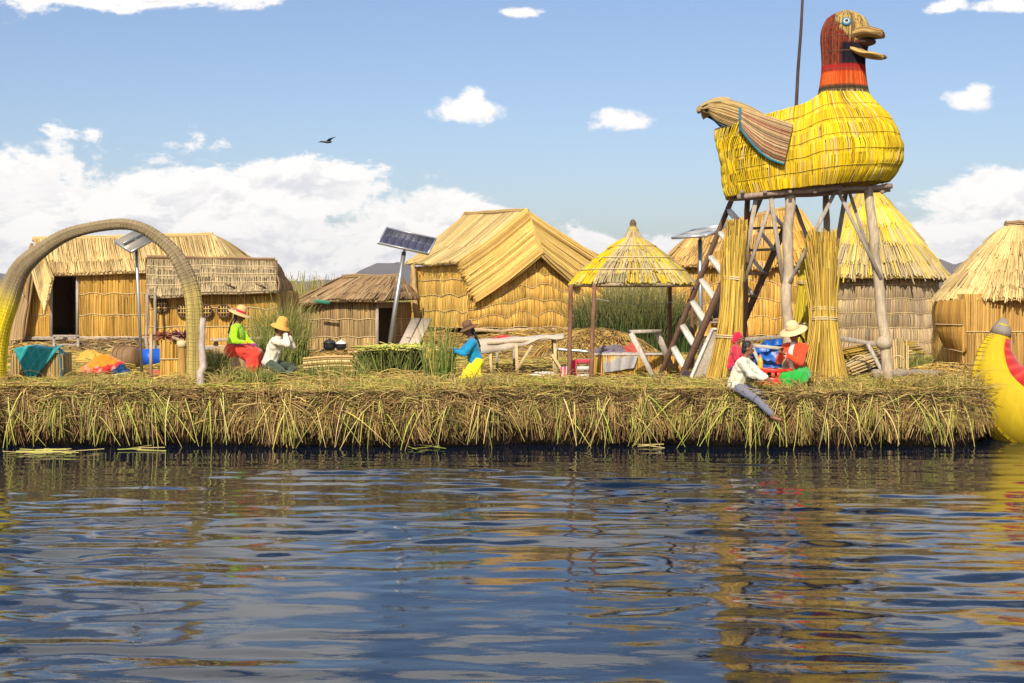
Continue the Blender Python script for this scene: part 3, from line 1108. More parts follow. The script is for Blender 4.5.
def hut_small_brown():
    Y = 36.0
    a = V3((303 - 512) * Y / F, Y, 1.0)
    b = V3((376 - 512) * Y / F, Y, 1.0)
    c = V3((410 - 512) * 38.2 / F, 38.2, 1.0)
    dv = (c - b)
    hut = empty('reed_hut', a, 'small low brown reed hut with dark doorway on its right side', 'hut', 'reed huts')
    h = 1.36
    wall_quad(hut, a, b, h, [((.42, .29, .13), 4), ((.36, .24, .12), 3), ((.52, .36, .14), 1.5), ((.28, .19, .1), 1)], 3, scallop=.03, nsc=3, bulge=.03)
    d1 = b + dv * .52
    wall_quad(hut, d1, c, h, BROWN, 3)
    z = V3(0, 0, 1)
    wall_quad(hut, b + z * 1.22, d1 + z * 1.22, .14, BROWN, 1, cord=False, bulge=.01)
    d = c + (a - b)
    wall_quad(hut, c, d, h, BROWN, 3)
    wall_quad(hut, d, a, h, BROWN, 3)
    plank(hut, b + V3(.03, -.04, 0), b + V3(.03, -.04, 1.3), .08, .08, GREYWOOD, 'door_post')
    plank(hut, d1 + V3(0, -.05, 0), d1 + V3(0, -.05, 1.25), .06, .06, GREYWOOD, 'door_post')
    e0, e1, e2 = W(297, 301, 35.72), W(383, 299, 35.7), W(420, 298, 38.2)
    r0, r1 = W(342, 277, 37.2), W(398, 276, 37.6)
    reed_sheet(quadS(e0, e1, r1, r0, sag=.03, curl=.05), hut, 2.4, BROWNROOF, 3, 'roof', 'thatch_course', lap=.04, bulge=.015, cord=False, pitch=.05, ragged=.03)
    reed_sheet(quadS(e1, e2, r1 + V3(.03, .02, 0), r1, sag=.02), hut, 2.4, BROWNROOF, 3, 'roof', 'thatch_course', lap=.04, cord=False, pitch=.05, ragged=.03)
    e3 = e0 + (e2 - e1) + V3(.3, .6, 0)
    reed_sheet(quadS(e2, e3, r0, r1), hut, 2.4, BROWNROOF, 2, 'roof', 'thatch_course', lap=.04, cord=False, pitch=.08)
    reed_sheet(quadS(e3, e0, r0, r0 + V3(-.02, .02, 0)), hut, 2.4, BROWNROOF, 2, 'roof', 'thatch_course', lap=.04, cord=False, pitch=.06)
    roll(hut, [r0 + (r1 - r0) * t for t in np.linspace(0, 1, 5)], .06, BROWNROOF)
    # green cloth strip tucked under the eave
    q0, q1 = W(314, 303, 35.25), W(330, 305, 35.25)
    MB().slab(np.stack([np.linspace(q0, q1, 5), np.linspace(q0, q1, 5) + V3(0, -.02, .1)], 1), .02, np.array((.05, .2, .12))).obj('eave_cloth', 'cloth', hut)


def hut_center():
    zf = 1.69
    FL, FR, BL = W(468, 328, 36), W(602, 327, 37.7), W(412, 322, 39.5)
    for p in (FL, FR, BL):
        p[2] = zf
    BR = FR + BL - FL
    hut = empty('reed_hut', (FL + BR) / 2 + V3(0, 0, -.6), 'largest golden reed hut with folded mat roof in the middle', 'hut', 'reed huts')
    wall_quad(hut, BL, FL, 1.66, GOLD, 4, scallop=.035, nsc=3, bulge=.035, pitch=.05)
    gable_wall(hut, FL, FR, 1.12, 1.84, GOLD, 5, scallop=.055, nsc=4, bulge=.05, pitch=.045)
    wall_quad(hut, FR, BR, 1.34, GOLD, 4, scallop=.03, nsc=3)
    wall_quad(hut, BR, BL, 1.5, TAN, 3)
    E0, E1 = W(459, 263, 35.9), W(406, 263, 39.4)
    R2, R1 = W(527, 211, 38.3), W(466, 214, 41.8)
    tip, low = W(543, 254, 36.55), W(477, 303, 35.85)
    Rr, RrL = W(604, 259, 39.0), W(578, 285, 37.1)
    tg = [((.60, .39, .10), 5), ((.66, .46, .15), 3), ((.48, .29, .08), 3), ((.33, .2, .07), 1)]
    tl = [((.60, .43, .17), 5), ((.66, .50, .24), 3), ((.50, .34, .12), 2), ((.36, .24, .1), 1)]
    kw = dict(piece='thatch_course', cord=False, bulge=.02, pitch=.055, rad=.036, ragged=.02, inset=.026)
    reed_sheet(quadS(E1, E0, R2, R1, sag=.10), hut, 5, tl, 2, 'roof', lap=.03, **kw)
    reed_sheet(quadS(E0 + V3(-.02, -.05, .03), low, tip, R2 + V3(0, -.03, .04), sag=.05), hut, 4.0, tg, 1, 'roof_flap', lap=.0, **kw)
    reed_sheet(quadS(RrL, Rr, R2 + V3(0, .02, .03), tip + V3(.02, 0, 0), sag=.05), hut, 4.0, tg, 1, 'roof_flap', lap=.0, **kw)
    Rb = Rr + (R1 - R2) * 1.05
    reed_sheet(quadS(Rr, Rb, R1, R2, sag=.08), hut, 4.5, tl, 2, 'roof', lap=.03, **kw)
    reed_sheet(quadS(Rb, E1, R1 + V3(-.02, .02, 0), R1), hut, 4.0, tl, 1, 'roof', **kw)
    roll(hut, [R1 + (R2 - R1) * t for t in np.linspace(0, 1, 7)], .07, tl)
    roll(hut, [R2 + (tip - R2) * t for t in np.linspace(0, 1, 5)], .045, tg, n=16)
    pole(hut, W(417, 321, 38.6), W(413, 265, 38.8), .08, .07, (.45, .3, .13), 'corner_post')
    # floor beams under the wall foot
    pole(hut, FL + V3(-.1, -.08, -.06), FR + V3(.1, -.08, -.06), .05, .05, (.42, .31, .17), 'floor_beam')


def hut_behind_stairs():
    Y = 37.5
    zf = 1.45
    a, b = V3((672 - 512) * Y / F, Y, zf), V3((826 - 512) * Y / F, Y + .4, zf)
    dep = V3(.25, 3.2, 0)
    hut = empty('reed_hut', a + V3(0, 0, -.45), 'tan roofed reed hut behind the staircase and duck tower legs', 'hut', 'reed huts')
    gable_wall(hut, a, b, 1.78, 2.5, GOLD, 5, scallop=.045, nsc=5, bulge=.045)
    wall_quad(hut, b, b + dep, 1.7, TAN, 4)
    wall_quad(hut, b + dep, a + dep, 1.7, TAN, 3)
    wall_quad(hut, a + dep, a, 1.75, GOLD, 4)
    L0, L1 = W(661, 266, 37.2), W(667, 262, 41)
    G0, G1 = W(830, 262, 37.6), W(832, 262, 41.2)
    T0, T1 = W(757, 226, 36.4), W(762, 212, 40)
    kw = dict(piece='thatch_course', cord=False, bulge=.02, pitch=.05, ragged=.03)
    A0, A1 = W(690, 236, 39.0), W(788, 208, 39.6)
    reed_sheet(quadS(L0, G0 + V3(-1.6, -.1, -.12), A1 + V3(-.5, 0, 0), A0, sag=.04, curl=.06), hut, 3.6, TAN, 3, 'roof', lap=.05, **kw)
    reed_sheet(quadS(G0 + V3(-1.62, -.1, -.12), G0, A1 + V3(.35, 0, -.04), A1 + V3(-.5, 0, 0), sag=.04), hut, 2, GOLD, 3, 'roof', lap=.05, **kw)
    reed_sheet(quadS(G0, G1 + V3(.1, 1, 0), A1 + V3(.36, .3, -.04), A1 + V3(.35, 0, -.04)), hut, 3, GOLD, 2, 'roof', lap=.05, **kw)
    reed_sheet(quadS(G1 + V3(.1, 1, 0), L1 + V3(0, 1, 0), A0 + V3(0, .1, 0), A1 + V3(.36, .3, -.04)), hut, 3, TAN, 2, 'roof', lap=.05, **kw)
    reed_sheet(quadS(L1 + V3(0, 1, 0), L0, A0, A0 + V3(-.02, .1, 0)), hut, 3, TAN, 2, 'roof', lap=.05, **kw)
    roll(hut, [A0 + (A1 - A0) * t for t in np.linspace(0, 1, 5)], .07, TAN)
    c = W(718, 310, Y - .04)
    m = MB().box(c + V3(0, .02, -.3), c + V3(0, .02, .3), .30, .06, np.array((.02, .016, .012)))
    f = m.obj('window', 'wood', hut)
    g = MB()
    for d in (-.17, .17):
        g.box(c + V3(d, -.03, -.32), c + V3(d, -.03, .32), .05, .05, np.array(GREYWOOD))
    for d in (-.33, .33):
        g.box(c + V3(-.2, -.035, d), c + V3(.2, -.035, d), .05, .05, np.array(GREYWOOD))
    g.obj('frame', 'wood', f)
    pole(hut, W(815, 330, 37.2), W(800, 270, 36.9), .06, .05, GREYWOOD, 'eave_post')


def cone_sheet(hut, c, zb, zt, rb, rt, pal, rows, prof=1.0, name='roof', a0=0, a1=2 * PI, tint=None, lap=.05, pitch=.05, ragged=.03, bulge=.0, piece='thatch_course', cord=False, scallop=0, nsc=10, sy=1.0, k=5, thick=.05):
    def S(u, v):
        u = np.asarray(u, float)
        v = np.asarray(v, float)
        th = a0 + (a1 - a0) * u
        r = rt + (rb - rt) * (1 - v) ** prof
        z = zb + (zt - zb) * v
        return np.stack([c[0] + np.cos(th) * r, c[1] + np.sin(th) * r * sy, z + 0 * th], -1)
    return reed_sheet(S, hut, (a1 - a0) * rb, pal, rows, name, piece, lap=lap, pitch=pitch, ragged=ragged, bulge=bulge, cord=cord, scallop=scallop, nsc=nsc, tintfn=tint, k=k, thick=thick)


def hut_cone():
    Y = 36.0
    cx = (882 - 512) * Y / F
    r = 52 * Y / F + .05
    zf = 1.2
    hut = empty('round_reed_hut', (cx, Y, 1.0), 'round brown reed hut with tall pointed yellow roof right of the tower', 'hut', 'reed huts')
    zt = CZ - (272 - HZ) * Y / F
    cone_sheet(hut, (cx, Y), zf - .2, zt, r, r * .97, [((.40, .30, .18), 4), ((.34, .25, .15), 3), ((.50, .35, .15), 2), ((.27, .19, .12), 1)], 6,
               name='wall', piece='reed_mat', lap=0, bulge=.05, cord=True, scallop=.03, nsc=9, ragged=.006, pitch=.04)
    za = CZ - (184 - HZ) * Y / F
    ap = (868 - 512) * Y / F

    def S(u, v):
        u = np.asarray(u, float)
        v = np.asarray(v, float)
        th = 2 * PI * u
        rr = .06 + (r * 1.2 - .06) * (1 - v) ** 0.88
        x = cx + (ap - cx) * v
        return np.stack([x + np.cos(th) * rr, Y + np.sin(th) * rr, zt - .16 + (za - zt + .16) * v + 0 * th], -1)

    def tint(c, u, v0, v1):
        if v0 < .3:
            k = (rng.random(len(c)) < .55)[:, None]
            return np.where(k, pick(len(c), GREY), c)
        return c
    reed_sheet(S, hut, 2 * PI * r * 1.15, YELLWORN, 5, 'roof', 'thatch_course', lap=.05, bulge=.01, cord=False, pitch=.055, ragged=.02, tintfn=tint)
    # dark fringe under the eave
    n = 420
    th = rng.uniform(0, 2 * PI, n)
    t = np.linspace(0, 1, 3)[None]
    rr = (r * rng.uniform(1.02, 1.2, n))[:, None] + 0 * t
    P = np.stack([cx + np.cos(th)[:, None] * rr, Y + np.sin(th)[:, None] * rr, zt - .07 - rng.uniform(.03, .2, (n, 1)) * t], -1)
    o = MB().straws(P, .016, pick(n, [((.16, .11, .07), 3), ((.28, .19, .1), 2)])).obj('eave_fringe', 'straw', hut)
    o['kind'] = 'stuff'


def hut_right():
    Y = 28.4
    cx = (1041 - 512) * Y / F
    hut = empty('reed_hut', (cx, Y, 1.0), 'tan reed hut with rounded straw roof at the right edge', 'hut', 'reed huts')
    hw, dep = 1.55, 2.4
    a, b = V3(cx - hw, Y, 1.0), V3(cx + hw, Y + .2, 1.0)
    d = V3(.1, dep, 0)
    h = 1.56
    wp = [((.56, .33, .09), 5), ((.48, .28, .08), 3), ((.62, .42, .14), 2)]
    wall_quad(hut, a, b, h, wp, 2, bulge=.03, pitch=.035)
    wall_quad(hut, b, b + d, h, wp, 2)
    wall_quad(hut, b + d, a + d, h, wp, 2)
    wall_quad(hut, a + d, a, h, wp, 2)
    zt = CZ - (226 - HZ) * Y / F + .06

    def S(u, v):
        u = np.asarray(u, float)
        v = np.asarray(v, float)
        th = 2 * PI * u + .3
        ex, ey = np.cos(th), np.sin(th)
        p = 0.75
        ex = np.sign(ex) * np.abs(ex) ** p
        ey = np.sign(ey) * np.abs(ey) ** p
        q = (1 - v) ** 0.90
        rx = .30 + (hw + .18 - .30) * q
        ry = .12 + (dep / 2 + .25 - .12) * q
        z = (1.0 + h - .1) + (zt - 1.0 - h + .1) * v
        return np.stack([cx + .02 + ex * rx, Y + dep / 2 + ey * ry, z], -1)
    reed_sheet(S, hut, 11, PALE, 5, 'roof', 'thatch_course', lap=.05, bulge=.015, cord=False, pitch=.036, ragged=.03)
    roll(hut, [V3(cx - .30 + .6 * t, Y + dep / 2, zt + .0) for t in np.linspace(0, 1, 5)], .09, BROWNROOF)
    # curled side mat hanging from the eave
    p = [W(939, 301, 28.9), W(964, 299, 28.25), W(964, 352, 28.3), W(946, 347, 29.2)]

    def S2(u, v):
        u = np.asarray(u, float)[..., None]
        v = np.asarray(v, float)[..., None]
        q = (p[3] * (1 - u) + p[2] * u) * (1 - v) + (p[0] * (1 - u) + p[1] * u) * v
        return q + V3(-.13, -.02, 0) * np.sin(v * PI * .9 + .15) * (1 - u) + V3(0, -.05, 0) * np.sin(u * PI)
    reed_sheet(S2, hut, .9, [((.50, .28, .07), 4), ((.42, .23, .06), 3)], 2, 'side_mat', bulge=.02, pitch=.035)


hut_left()
hut_small_windows()
hut_small_brown()
hut_center()
hut_behind_stairs()
hut_cone()
hut_right()

heap('straw_heap', 'dark straw platform heaped under the hut with the doorway', W(120, 352, 38.4) * V3(1, 1, 0) + V3(0, 1.2, .98), 4.0, 3.2, .45, 2600, [((.40, .28, .12), 3), ((.25, .16, .08), 3), ((.16, .10, .06), 2), ((.55, .4, .15), 1)])
heap('straw_heap', 'broad heap of loose straw under the largest golden hut', V3(.2, 38.3, .98), 3.9, 3.6, .74, 4200, STRAWPAL)
heap('straw_heap', 'pile of tangled straw behind the conical roofed shelter', W(596, 352, 33) * V3(1, 1, 0) + V3(0, 0, .98), 1.55, 1.1, .72, 2600, STRAWPAL, (.4, .9))
heap('straw_heap', 'straw mound under the hut behind the staircase', V3(6.2, 39, .98), 3.2, 3, .5, 1800, STRAWPAL)
heap('straw_heap', 'low straw pile beside the wooden steps of the arch hut', W(30, 350, 33.5) * V3(1, 1, 0) + V3(0, 0, .98), .8, .6, .38, 900, STRAWPAL, (.3, .6))


# ------------------------------------------------------------------ conical shelter
def shelter():
    Y = 26.6
    cx = (633 - 512) * Y / F
    root = empty('reed_shelter', (cx, Y, 1.0), 'open shelter on dark posts with streaked yellow conical reed roof', 'shelter')
    r = 61 * Y / F
    ze = CZ - (284 - HZ) * Y / F
    za = CZ - (237 - HZ) * Y / F

    def S(u, v):
        u = np.asarray(u, float)
        v = np.asarray(v, float)
        th = 2 * PI * u
        poly = 1 + 0.035 * np.cos(8 * th)
        rr = .10 + (r - .10) * ((1 - v) ** 1.0 + 0.07 * np.sin(v * PI)) * poly
        return np.stack([cx + np.cos(th) * rr, Y + np.sin(th) * rr, ze + (za - ze) * v + 0 * th], -1)

    def tint(c, u, v0, v1):
        # painted yellow sectors between bare reed
        pr = .06 + .86 * ((u > .47) & (u < .63)) + .30 * ((u > .72) & (u < .97)) + .25 * ((u > .1) & (u < .3))
        f = pr - rng.random(len(c))
        y = pick(len(c), YELL)
        return np.where((f > 0)[:, None], y * .95, c)
    reed_sheet(S, root, 2 * PI * r, [((.44, .36, .19), 4), ((.38, .29, .16), 3), ((.52, .42, .2), 2)], 4, 'roof', 'thatch_course', lap=.035, bulge=.01, cord=True, pitch=.042, ragged=.015, tintfn=tint, thick=.04)
    # cap and knob
    m = MB()
    prof = [(.17, -.10), (.16, .0), (.12, .06), (.105, .10), (.11, .15), (.085, .2), (.06, .24), (.066, .28), (.04, .34), (.005, .36)]
    m.lathe(prof, V3(cx, Y, za - .02), np.array([(.42, .32, .12)] * 6 + [(.14, .09, .05)] * 4), 14)
    m.obj('finial', 'straw', root, smooth=True)
    n = 90
    th = rng.uniform(0, 2 * PI, n)
    t = np.linspace(0, 1, 3)[None]
    P = np.stack([cx + np.cos(th)[:, None] * (.1 + .16 * t), Y + np.sin(th)[:, None] * (.1 + .16 * t), za + .1 - .3 * t + 0 * th[:, None]], -1)
    MB().straws(P, .014, pick(n, GREY)).obj('cap_thatch', 'straw', root)
    # eave hoop and fringe of cut ends
    th = np.linspace(0, 2 * PI, 41)
    MB().tube(np.stack([cx + np.cos(th) * r * .96, Y + np.sin(th) * r * .96, np.full(41, ze - .02)], -1), .035, np.array((.36, .27, .16)), 7, caps=False).obj('eave_hoop', 'wood', root)
    n = 8
    for i in range(n):
        a = 2 * PI * i / n + .35
        p = V3(cx + math.cos(a) * r * .92, Y + math.sin(a) * r * .92, ze)
        MB().tube([V3(cx, Y, za - .1), p], .022, np.array(REDWOOD), 6).obj('rafter', 'wood', root)
    for px, py, Yp, top in ((569, 383, 25.4, 571), (591, 381, 25.6, 594), (670, 376, 27.6, 670), (693, 372, 28.1, 692)):
        g = W(px, py, Yp)
        g[2] = 0.93
        pole(root, g, V3((top - 512) * Yp / F, Yp, ze - .02), .045, .036, REDWOOD, 'post', wob=.008)
    # a sagging line between posts
    a, b = W(594, 298, 25.6), W(672, 302, 27.6)
    t = np.linspace(0, 1, 12)[:, None]
    MB().tube(a + (b - a) * t - V3(0, 0, .08) * 4 * t * (1 - t), .007, np.array((.5, .5, .42)), 5).obj('line', 'straw', root)


shelter()


# ------------------------------------------------------------------ the arch
def arch():
    Y = 24.1
    ctl = [(-9, 394), (-8, 375), (-5, 345), (2, 316), (11, 288), (24, 266), (42, 249), (67, 235), (97, 226), (126, 225), (150, 232), (172, 250), (186, 275), (194, 305), (196, 340), (195, 372), (195, 392)]
    rad = [17, 17, 16.5, 15.5, 14, 12, 10, 8.2, 7, 7, 7.6, 9, 10.2, 11, 11.4, 11.5, 11.5]
    P = np.array([W(px, py, Y) for px, py in ctl])
    R = np.array(rad) * .78 * Y / F
    # resample smoothly
    t = np.arange(len(P))
    tt = np.linspace(0, len(P) - 1, 70)

    def cr(A):
        A = np.asarray(A, float)
        out = []
        for q in tt:
            i = min(int(q), len(A) - 2)
            f = q - i
            p0, p1, p2, p3 = A[max(i - 1, 0)], A[i], A[i + 1], A[min(i + 2, len(A) - 1)]
            out.append(0.5 * (2 * p1 + (p2 - p0) * f + (2 * p0 - 5 * p1 + 4 * p2 - p3) * f * f + (3 * p1 - p0 - 3 * p2 + p3) * f ** 3))
        return np.array(out)
    P, R = cr(P), cr(R)
    R = R * (1 + .02 * np.sin(np.arange(70) * .9) + .02 * np.sin(np.arange(70) * .37 + 1))
    P = P + .012 * np.stack([np.sin(np.arange(70) * .5), np.cos(np.arange(70) * .7), np.sin(np.arange(70) * .63 + 2)], -1)
    root = empty('reed_arch', W(100, 385, Y) * V3(1, 1, 0) + V3(0, 0, .95), 'tall arch of bound reeds with yellow feet at the left', 'arch')
    h = P[:, 2]
    x = P[:, 0]
    left = x < W(100, 0, Y)[0]
    # paint on the feet: bright on the left, thin on the right
    yl = sstep(2.75, 2.2, h) * left
    yr = sstep(2.9, 2.5, h) * (~left) * .28
    base = np.array((.33, .25, .14))
    col = base[None] * (1 - (yl + yr)[:, None]) + np.array((.74, .58, .03))[None] * (yl + yr)[:, None]
    m = MB()
    m.tube(P, R * .95, col * .8, 16, ref=(0, 1, 0))
    n = 56
    T = np.gradient(P, axis=0)
    T /= np.linalg.norm(T, axis=1, keepdims=True)
    A = np.cross(T, V3(0, 1, 0))
    A /= np.linalg.norm(A, axis=1, keepdims=True)
    B = np.cross(A, T)
    th = np.arange(n) * 2 * PI / n
    Q = P[None] + (A[None] * np.cos(th)[:, None, None] + B[None] * np.sin(th)[:, None, None]) * R[None, :, None] * .95
    cc = col[None] * (1 + rng.normal(0, .16, (n, 1, 1))) * (1 + rng.normal(0, .06, (n, len(P), 1)))
    m.straws(Q, np.broadcast_to(R * PI / n * 1.1, (n, len(P))), cc)
    m.obj('bundle', 'straw', root)
    # cord wound close round the bundle
    w = MB()
    L = np.concatenate([[0], np.cumsum(np.linalg.norm(np.diff(P, axis=0), axis=1))])
    s = np.arange(0.1, L[-1] - .1, .065)
    s = s + rng.normal(0, .012, len(s))
    for q in s:
        c = np.array([np.interp(q, L, P[:, i]) for i in range(3)])
        tv = np.array([np.interp(q, L, T[:, i]) for i in range(3)])
        r = np.interp(q, L, R) * 1.012
        a = np.cross(tv, V3(0, 1, 0))
        a /= np.linalg.norm(a)
        b = np.cross(a, tv)
        th = np.linspace(0, 2 * PI, 15)
        kk = np.array([np.interp(q, L, col[:, i]) for i in range(3)])
        w.tube(c + (a[None] * np.cos(th)[:, None] + b[None] * np.sin(th)[:, None]) * r, .006, kk * .92, 4, caps=False)
    o = w.obj('cord_winding', 'straw', root)
    o['kind'] = 'stuff'
    pole(root, W(201, 392, 23.85), W(203, 318, 23.95), .075, .05, (.42, .35, .29), 'prop_post', wob=.012)


arch()


# ------------------------------------------------------------------ solar panels
def solar(label, foot, top, corners, pole_r, bottom_seen, col_back=(.42, .40, .34), cells=(4, 2), cell_col=(.035, .04, .075)):
    foot = np.asarray(foot, float)
    root = empty('solar_panel', foot, label, 'solar panel', 'solar panels on poles')
    MB().tube([foot + V3(0, 0, -.1), foot * .5 + np.asarray(top) * .5, top], pole_r, np.array((.38, .38, .36)), 10).obj('pole', 'metal', root, smooth=True)
    a, b, c, d = (np.asarray(q, float) for q in corners)      # around the panel, seen from its glass side counter-clockwise
    n = np.cross(b - a, d - a)
    n /= np.linalg.norm(n)

    def S(u, v):
        return (a * (1 - u) + b * u) * (1 - v) + (d * (1 - u) + c * u) * v
    m = MB()
    g = np.array([[S(0, 0), S(0, 1)], [S(1, 0), S(1, 1)]])
    m.slab(g, .03, np.array(col_back))
    m.obj('back_sheet', 'plastic', root)
    nu, nv = cells
    for i in range(nu):
        for j in range(nv):
            u0, u1 = (i + .02) / nu, (i + .98) / nu
            v0, v1 = (j + .02) / nv, (j + .98) / nv
            p = np.array([[S(u0, v0), S(u0, v1)], [S(u1, v0), S(u1, v1)]]) + n * .008
            MB().slab(p, .006, np.array(cell_col)).obj('cell', 'panel', root)
    f = MB()
    q = [a, b, c, d]
    for i in range(4):
        f.box(q[i], q[(i + 1) % 4], .035, .05, np.array((.55, .55, .55)), up=n)
    f.obj('frame', 'metal', root)
    f = MB()
    mid = (a + b + c + d) / 4
    f.box(np.asarray(top), mid - n * .07, .05, .05, np.array((.4, .4, .38)))
    f.box((a + d) / 2 - n * .075, (b + c) / 2 - n * .075, .04, .04, np.array((.4, .4, .38)))
    f.obj('bracket', 'metal', root)


# left: seen from below; its glass looks away
Yl = 27.4
solar('small square solar panel on a pole, seen from below beside the arch', V3(*(W(142, 0, Yl)[:2]), 1.0), W(136, 244, Yl),
      (W(115, 242, Yl - .25), W(138, 230, Yl + .35), W(153, 240, Yl + .15), W(131, 252, Yl - .45)), .032, True, (.27, .24, .19), cells=(2, 2))
Yc = 30.5
solar('dark solar panel on a leaning pole beside the largest hut', V3(*(W(386, 0, Yc)[:2]), 1.0), W(404, 252, Yc),
      (W(378, 243, Yc - .2), W(428, 254, Yc - .2), W(436, 239, Yc + .5), W(387, 228, Yc + .5)), .05, False, (.06, .06, .085), cells=(7, 1), cell_col=(.05, .05, .085))
Yr = 30.0
solar('flat solar panel on a pole by the staircase, sky reflection painted as pale cells', V3(*(W(701, 0, Yr)[:2]), 1.0), W(700, 240, Yr),
      (W(672, 238, Yr - .35), W(706, 236, Yr - .7), W(730, 224, Yr + .3), W(694, 230, Yr + .5)), .05, False, cells=(3, 2), cell_col=(.36, .36, .35))  # pale cell colour paints in the sky mirrored by the glass


# ------------------------------------------------------------------ the duck tower
YD = 25.2


def D(px, py, dy=0.0):
    return W(px, py, YD + dy)


def duck_tower():
    root = empty('duck_tower', D(815, 385) * V3(1, 1, 0) + V3(0, 0, 1.0), 'giant yellow reed duck on a wooden stilt tower', 'tower')
    s = YD / F
    yaw = math.radians(-14)
    cx = (812 - 512) * s
    ca, sa = math.cos(yaw), math.sin(yaw)

    def zpx(py):
        return CZ - (py - HZ) * s

    def loc(x, y, z):
        return np.stack([cx + x * ca - y * sa, YD + x * sa + y * ca, z + 0 * x], -1)

    def tint(c, u, v0, v1):
        k = (rng.random(len(c)) < .05)[:, None]
        return np.where(k, np.array((.62, .44, .25)), c)
    kw = dict(piece='reed_mat', bulge=.02, lap=.022, pitch=.038, rad=.034, cord=True, cord_col=(.50, .36, .03), cord_r=.006, ragged=.004, k=6, back=(.60, .45, .03), tintfn=tint, thick=.05, scallop=.01)
    # one boat-like skin: a long hull that swells into the breast
    bp_v = np.array([0, .10, .22, .38, .58, .76, .90, 1.0])
    bp_r = np.array([.74, .85, .92, .93, .84, .70, .51, .45])
    bp_x = np.array([.57, .59, .61, .62, .61, .58, .55, .53])

    def bodyS(u, v):
        u = np.asarray(u, float)
        v = np.clip(np.asarray(v, float), -.03, 1.0)
        th = 2 * PI * u + PI
        rc = np.interp(v, bp_v, bp_r)
        xc = np.interp(v, bp_v, bp_x)
        hb = .76 - .16 * v ** 2 - .05 * (1 - v) ** 4
        co, si = np.cos(th), np.sin(th)

        def Fv(t_):
            x = t_ * co
            y = t_ * si
            wide = hb + .10 * np.clip((x + 1.6) / 1.8, 0, 1) - .05
            hv = (np.abs((x + .62) / 1.05) ** 5 + np.abs(y / wide) ** 5) ** .2
            cv = np.hypot(x - xc, y) / rc
            return (hv ** -9.0 + cv ** -9.0) ** (-1 / 9.0)
        lo = np.full(np.broadcast(u, v).shape, .05)
        hi = np.full(lo.shape, 2.4)
        for _ in range(22):
            mid = (lo + hi) / 2
            ins = Fv(mid) < 1
            lo = np.where(ins, mid, lo)
            hi = np.where(ins, hi, mid)
        r_ = lo * (1 + .012 * np.sin(th * 5 + v * 4) + .010 * np.sin(th * 11 + v * 9 + 1))
        x = r_ * co
        y = r_ * si
        f = np.clip((x + 1.65) / 3.2, 0, 1)
        zb = zpx(197) + (zpx(181) - zpx(197)) * f
        ridge = zpx(128) + (zpx(108) - zpx(128)) * np.clip((x + 1.65) / 1.55, 0, 1)
        zt = ridge + (zpx(96) - ridge) * sstep(-.15, .30, x)
        x = x + .15 * (1 - v) * np.clip(-x / 1.6, 0, 1)
        return loc(x, y, zb + (zt - zb) * v)
    body = reed_sheet(bodyS, root, 8.4, YELL, 6, 'body', nsc=11, stray=False, **kw)
    th = np.linspace(0, 1, 64, endpoint=False)
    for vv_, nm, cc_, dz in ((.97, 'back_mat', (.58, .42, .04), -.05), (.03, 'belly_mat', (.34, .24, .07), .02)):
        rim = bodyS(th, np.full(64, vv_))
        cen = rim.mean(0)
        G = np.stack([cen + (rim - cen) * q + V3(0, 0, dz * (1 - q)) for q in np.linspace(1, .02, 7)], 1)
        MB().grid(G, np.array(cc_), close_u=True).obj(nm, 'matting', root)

    # neck and head: standing reeds bound round a core that swells into the head
    nx, nz = 0.55, zpx(99)
    keys = [(0.00, .47, 0.0), (.10, .43, 0.0), (.32, .395, 0.0), (.50, .375, .0), (.68, .375, .0), (.86, .41, .02), (1.02, .43, .03), (1.18, .42, .04), (1.34, .33, .04), (1.44, .18, .04), (1.48, .03, .04)]
    zz = np.array([k[0] for k in keys]) * (zpx(12) - zpx(99)) / 1.48
    rr_, off = np.array([k[1] for k in keys]), np.array([k[2] for k in keys])
    n, kk = 150, 44
    vz = np.concatenate([np.linspace(0, zz[-3], 34, endpoint=False), np.linspace(zz[-3], zz[-1], 10)])
    R = np.interp(vz, zz, rr_)
    R = np.convolve(np.pad(R, 2, mode='edge'), np.ones(5) / 5, 'valid')
    R[-1] = .02
    O = np.interp(vz, zz, off)
    th = np.arange(n) * 2 * PI / n
    hy = math.radians(-40)

    def ncol(h, t):
        """colours of the painted neck and head: h 0..1 up the neck, t angle from the bill"""
        f = np.cos(t - (hy - yaw))
        c = np.zeros(h.shape + (3,)) + np.array((.21, .035, .018))
        nz_ = rng.random(h.shape[:1] + (1,)) * .7 + rng.random(h.shape) * .3
        c[nz_ < .30] = (.33, .085, .035)
        c[nz_ > .72] = (.07, .03, .02)
        m = (h < .075)
        c[m] = (.10, .075, .03)
        c[m & (nz_ > .55)] = (.44, .33, .12)
        m = (h >= .075) & (h < .125)
        c[m] = (.06, .04, .02)
        m = (h >= .125) & (h < .29)
        c[m] = (.60, .085, .012)
        c[m & (nz_ > .6)] = (.62, .14, .03)
        m = (h >= .29) & (h < .37)
        c[m] = (.40, .025, .02)
        m = (h >= .37) & (h < .60) & (f > .35 + .3 * (nz_ - .5))
        c[m] = (.02, .017, .025)
        edge = .62 + .36 * sstep(.9, -.6, f) + .05 * (nz_ - .5)
        top = h > edge
        c[top] = (.50, .35, .11)
        c[top & (nz_ > .62)] = (.22, .13, .05)
        dash = top & (rng.random(h.shape) < .16)
        c[dash] = (.16, .085, .035)
        return c
    H, TT = np.meshgrid(vz / vz[-1], th, indexing='xy')
    cc = ncol(H, TT)
    P = np.stack([nx + O[None] + np.cos(th)[:, None] * R, np.sin(th)[:, None] * R * .95, nz + vz[None] + 0 * th[:, None]], -1)
    P = np.stack([cx + P[..., 0] * ca - P[..., 1] * sa, YD + P[..., 0] * sa + P[..., 1] * ca, P[..., 2]], -1)
    m = MB()
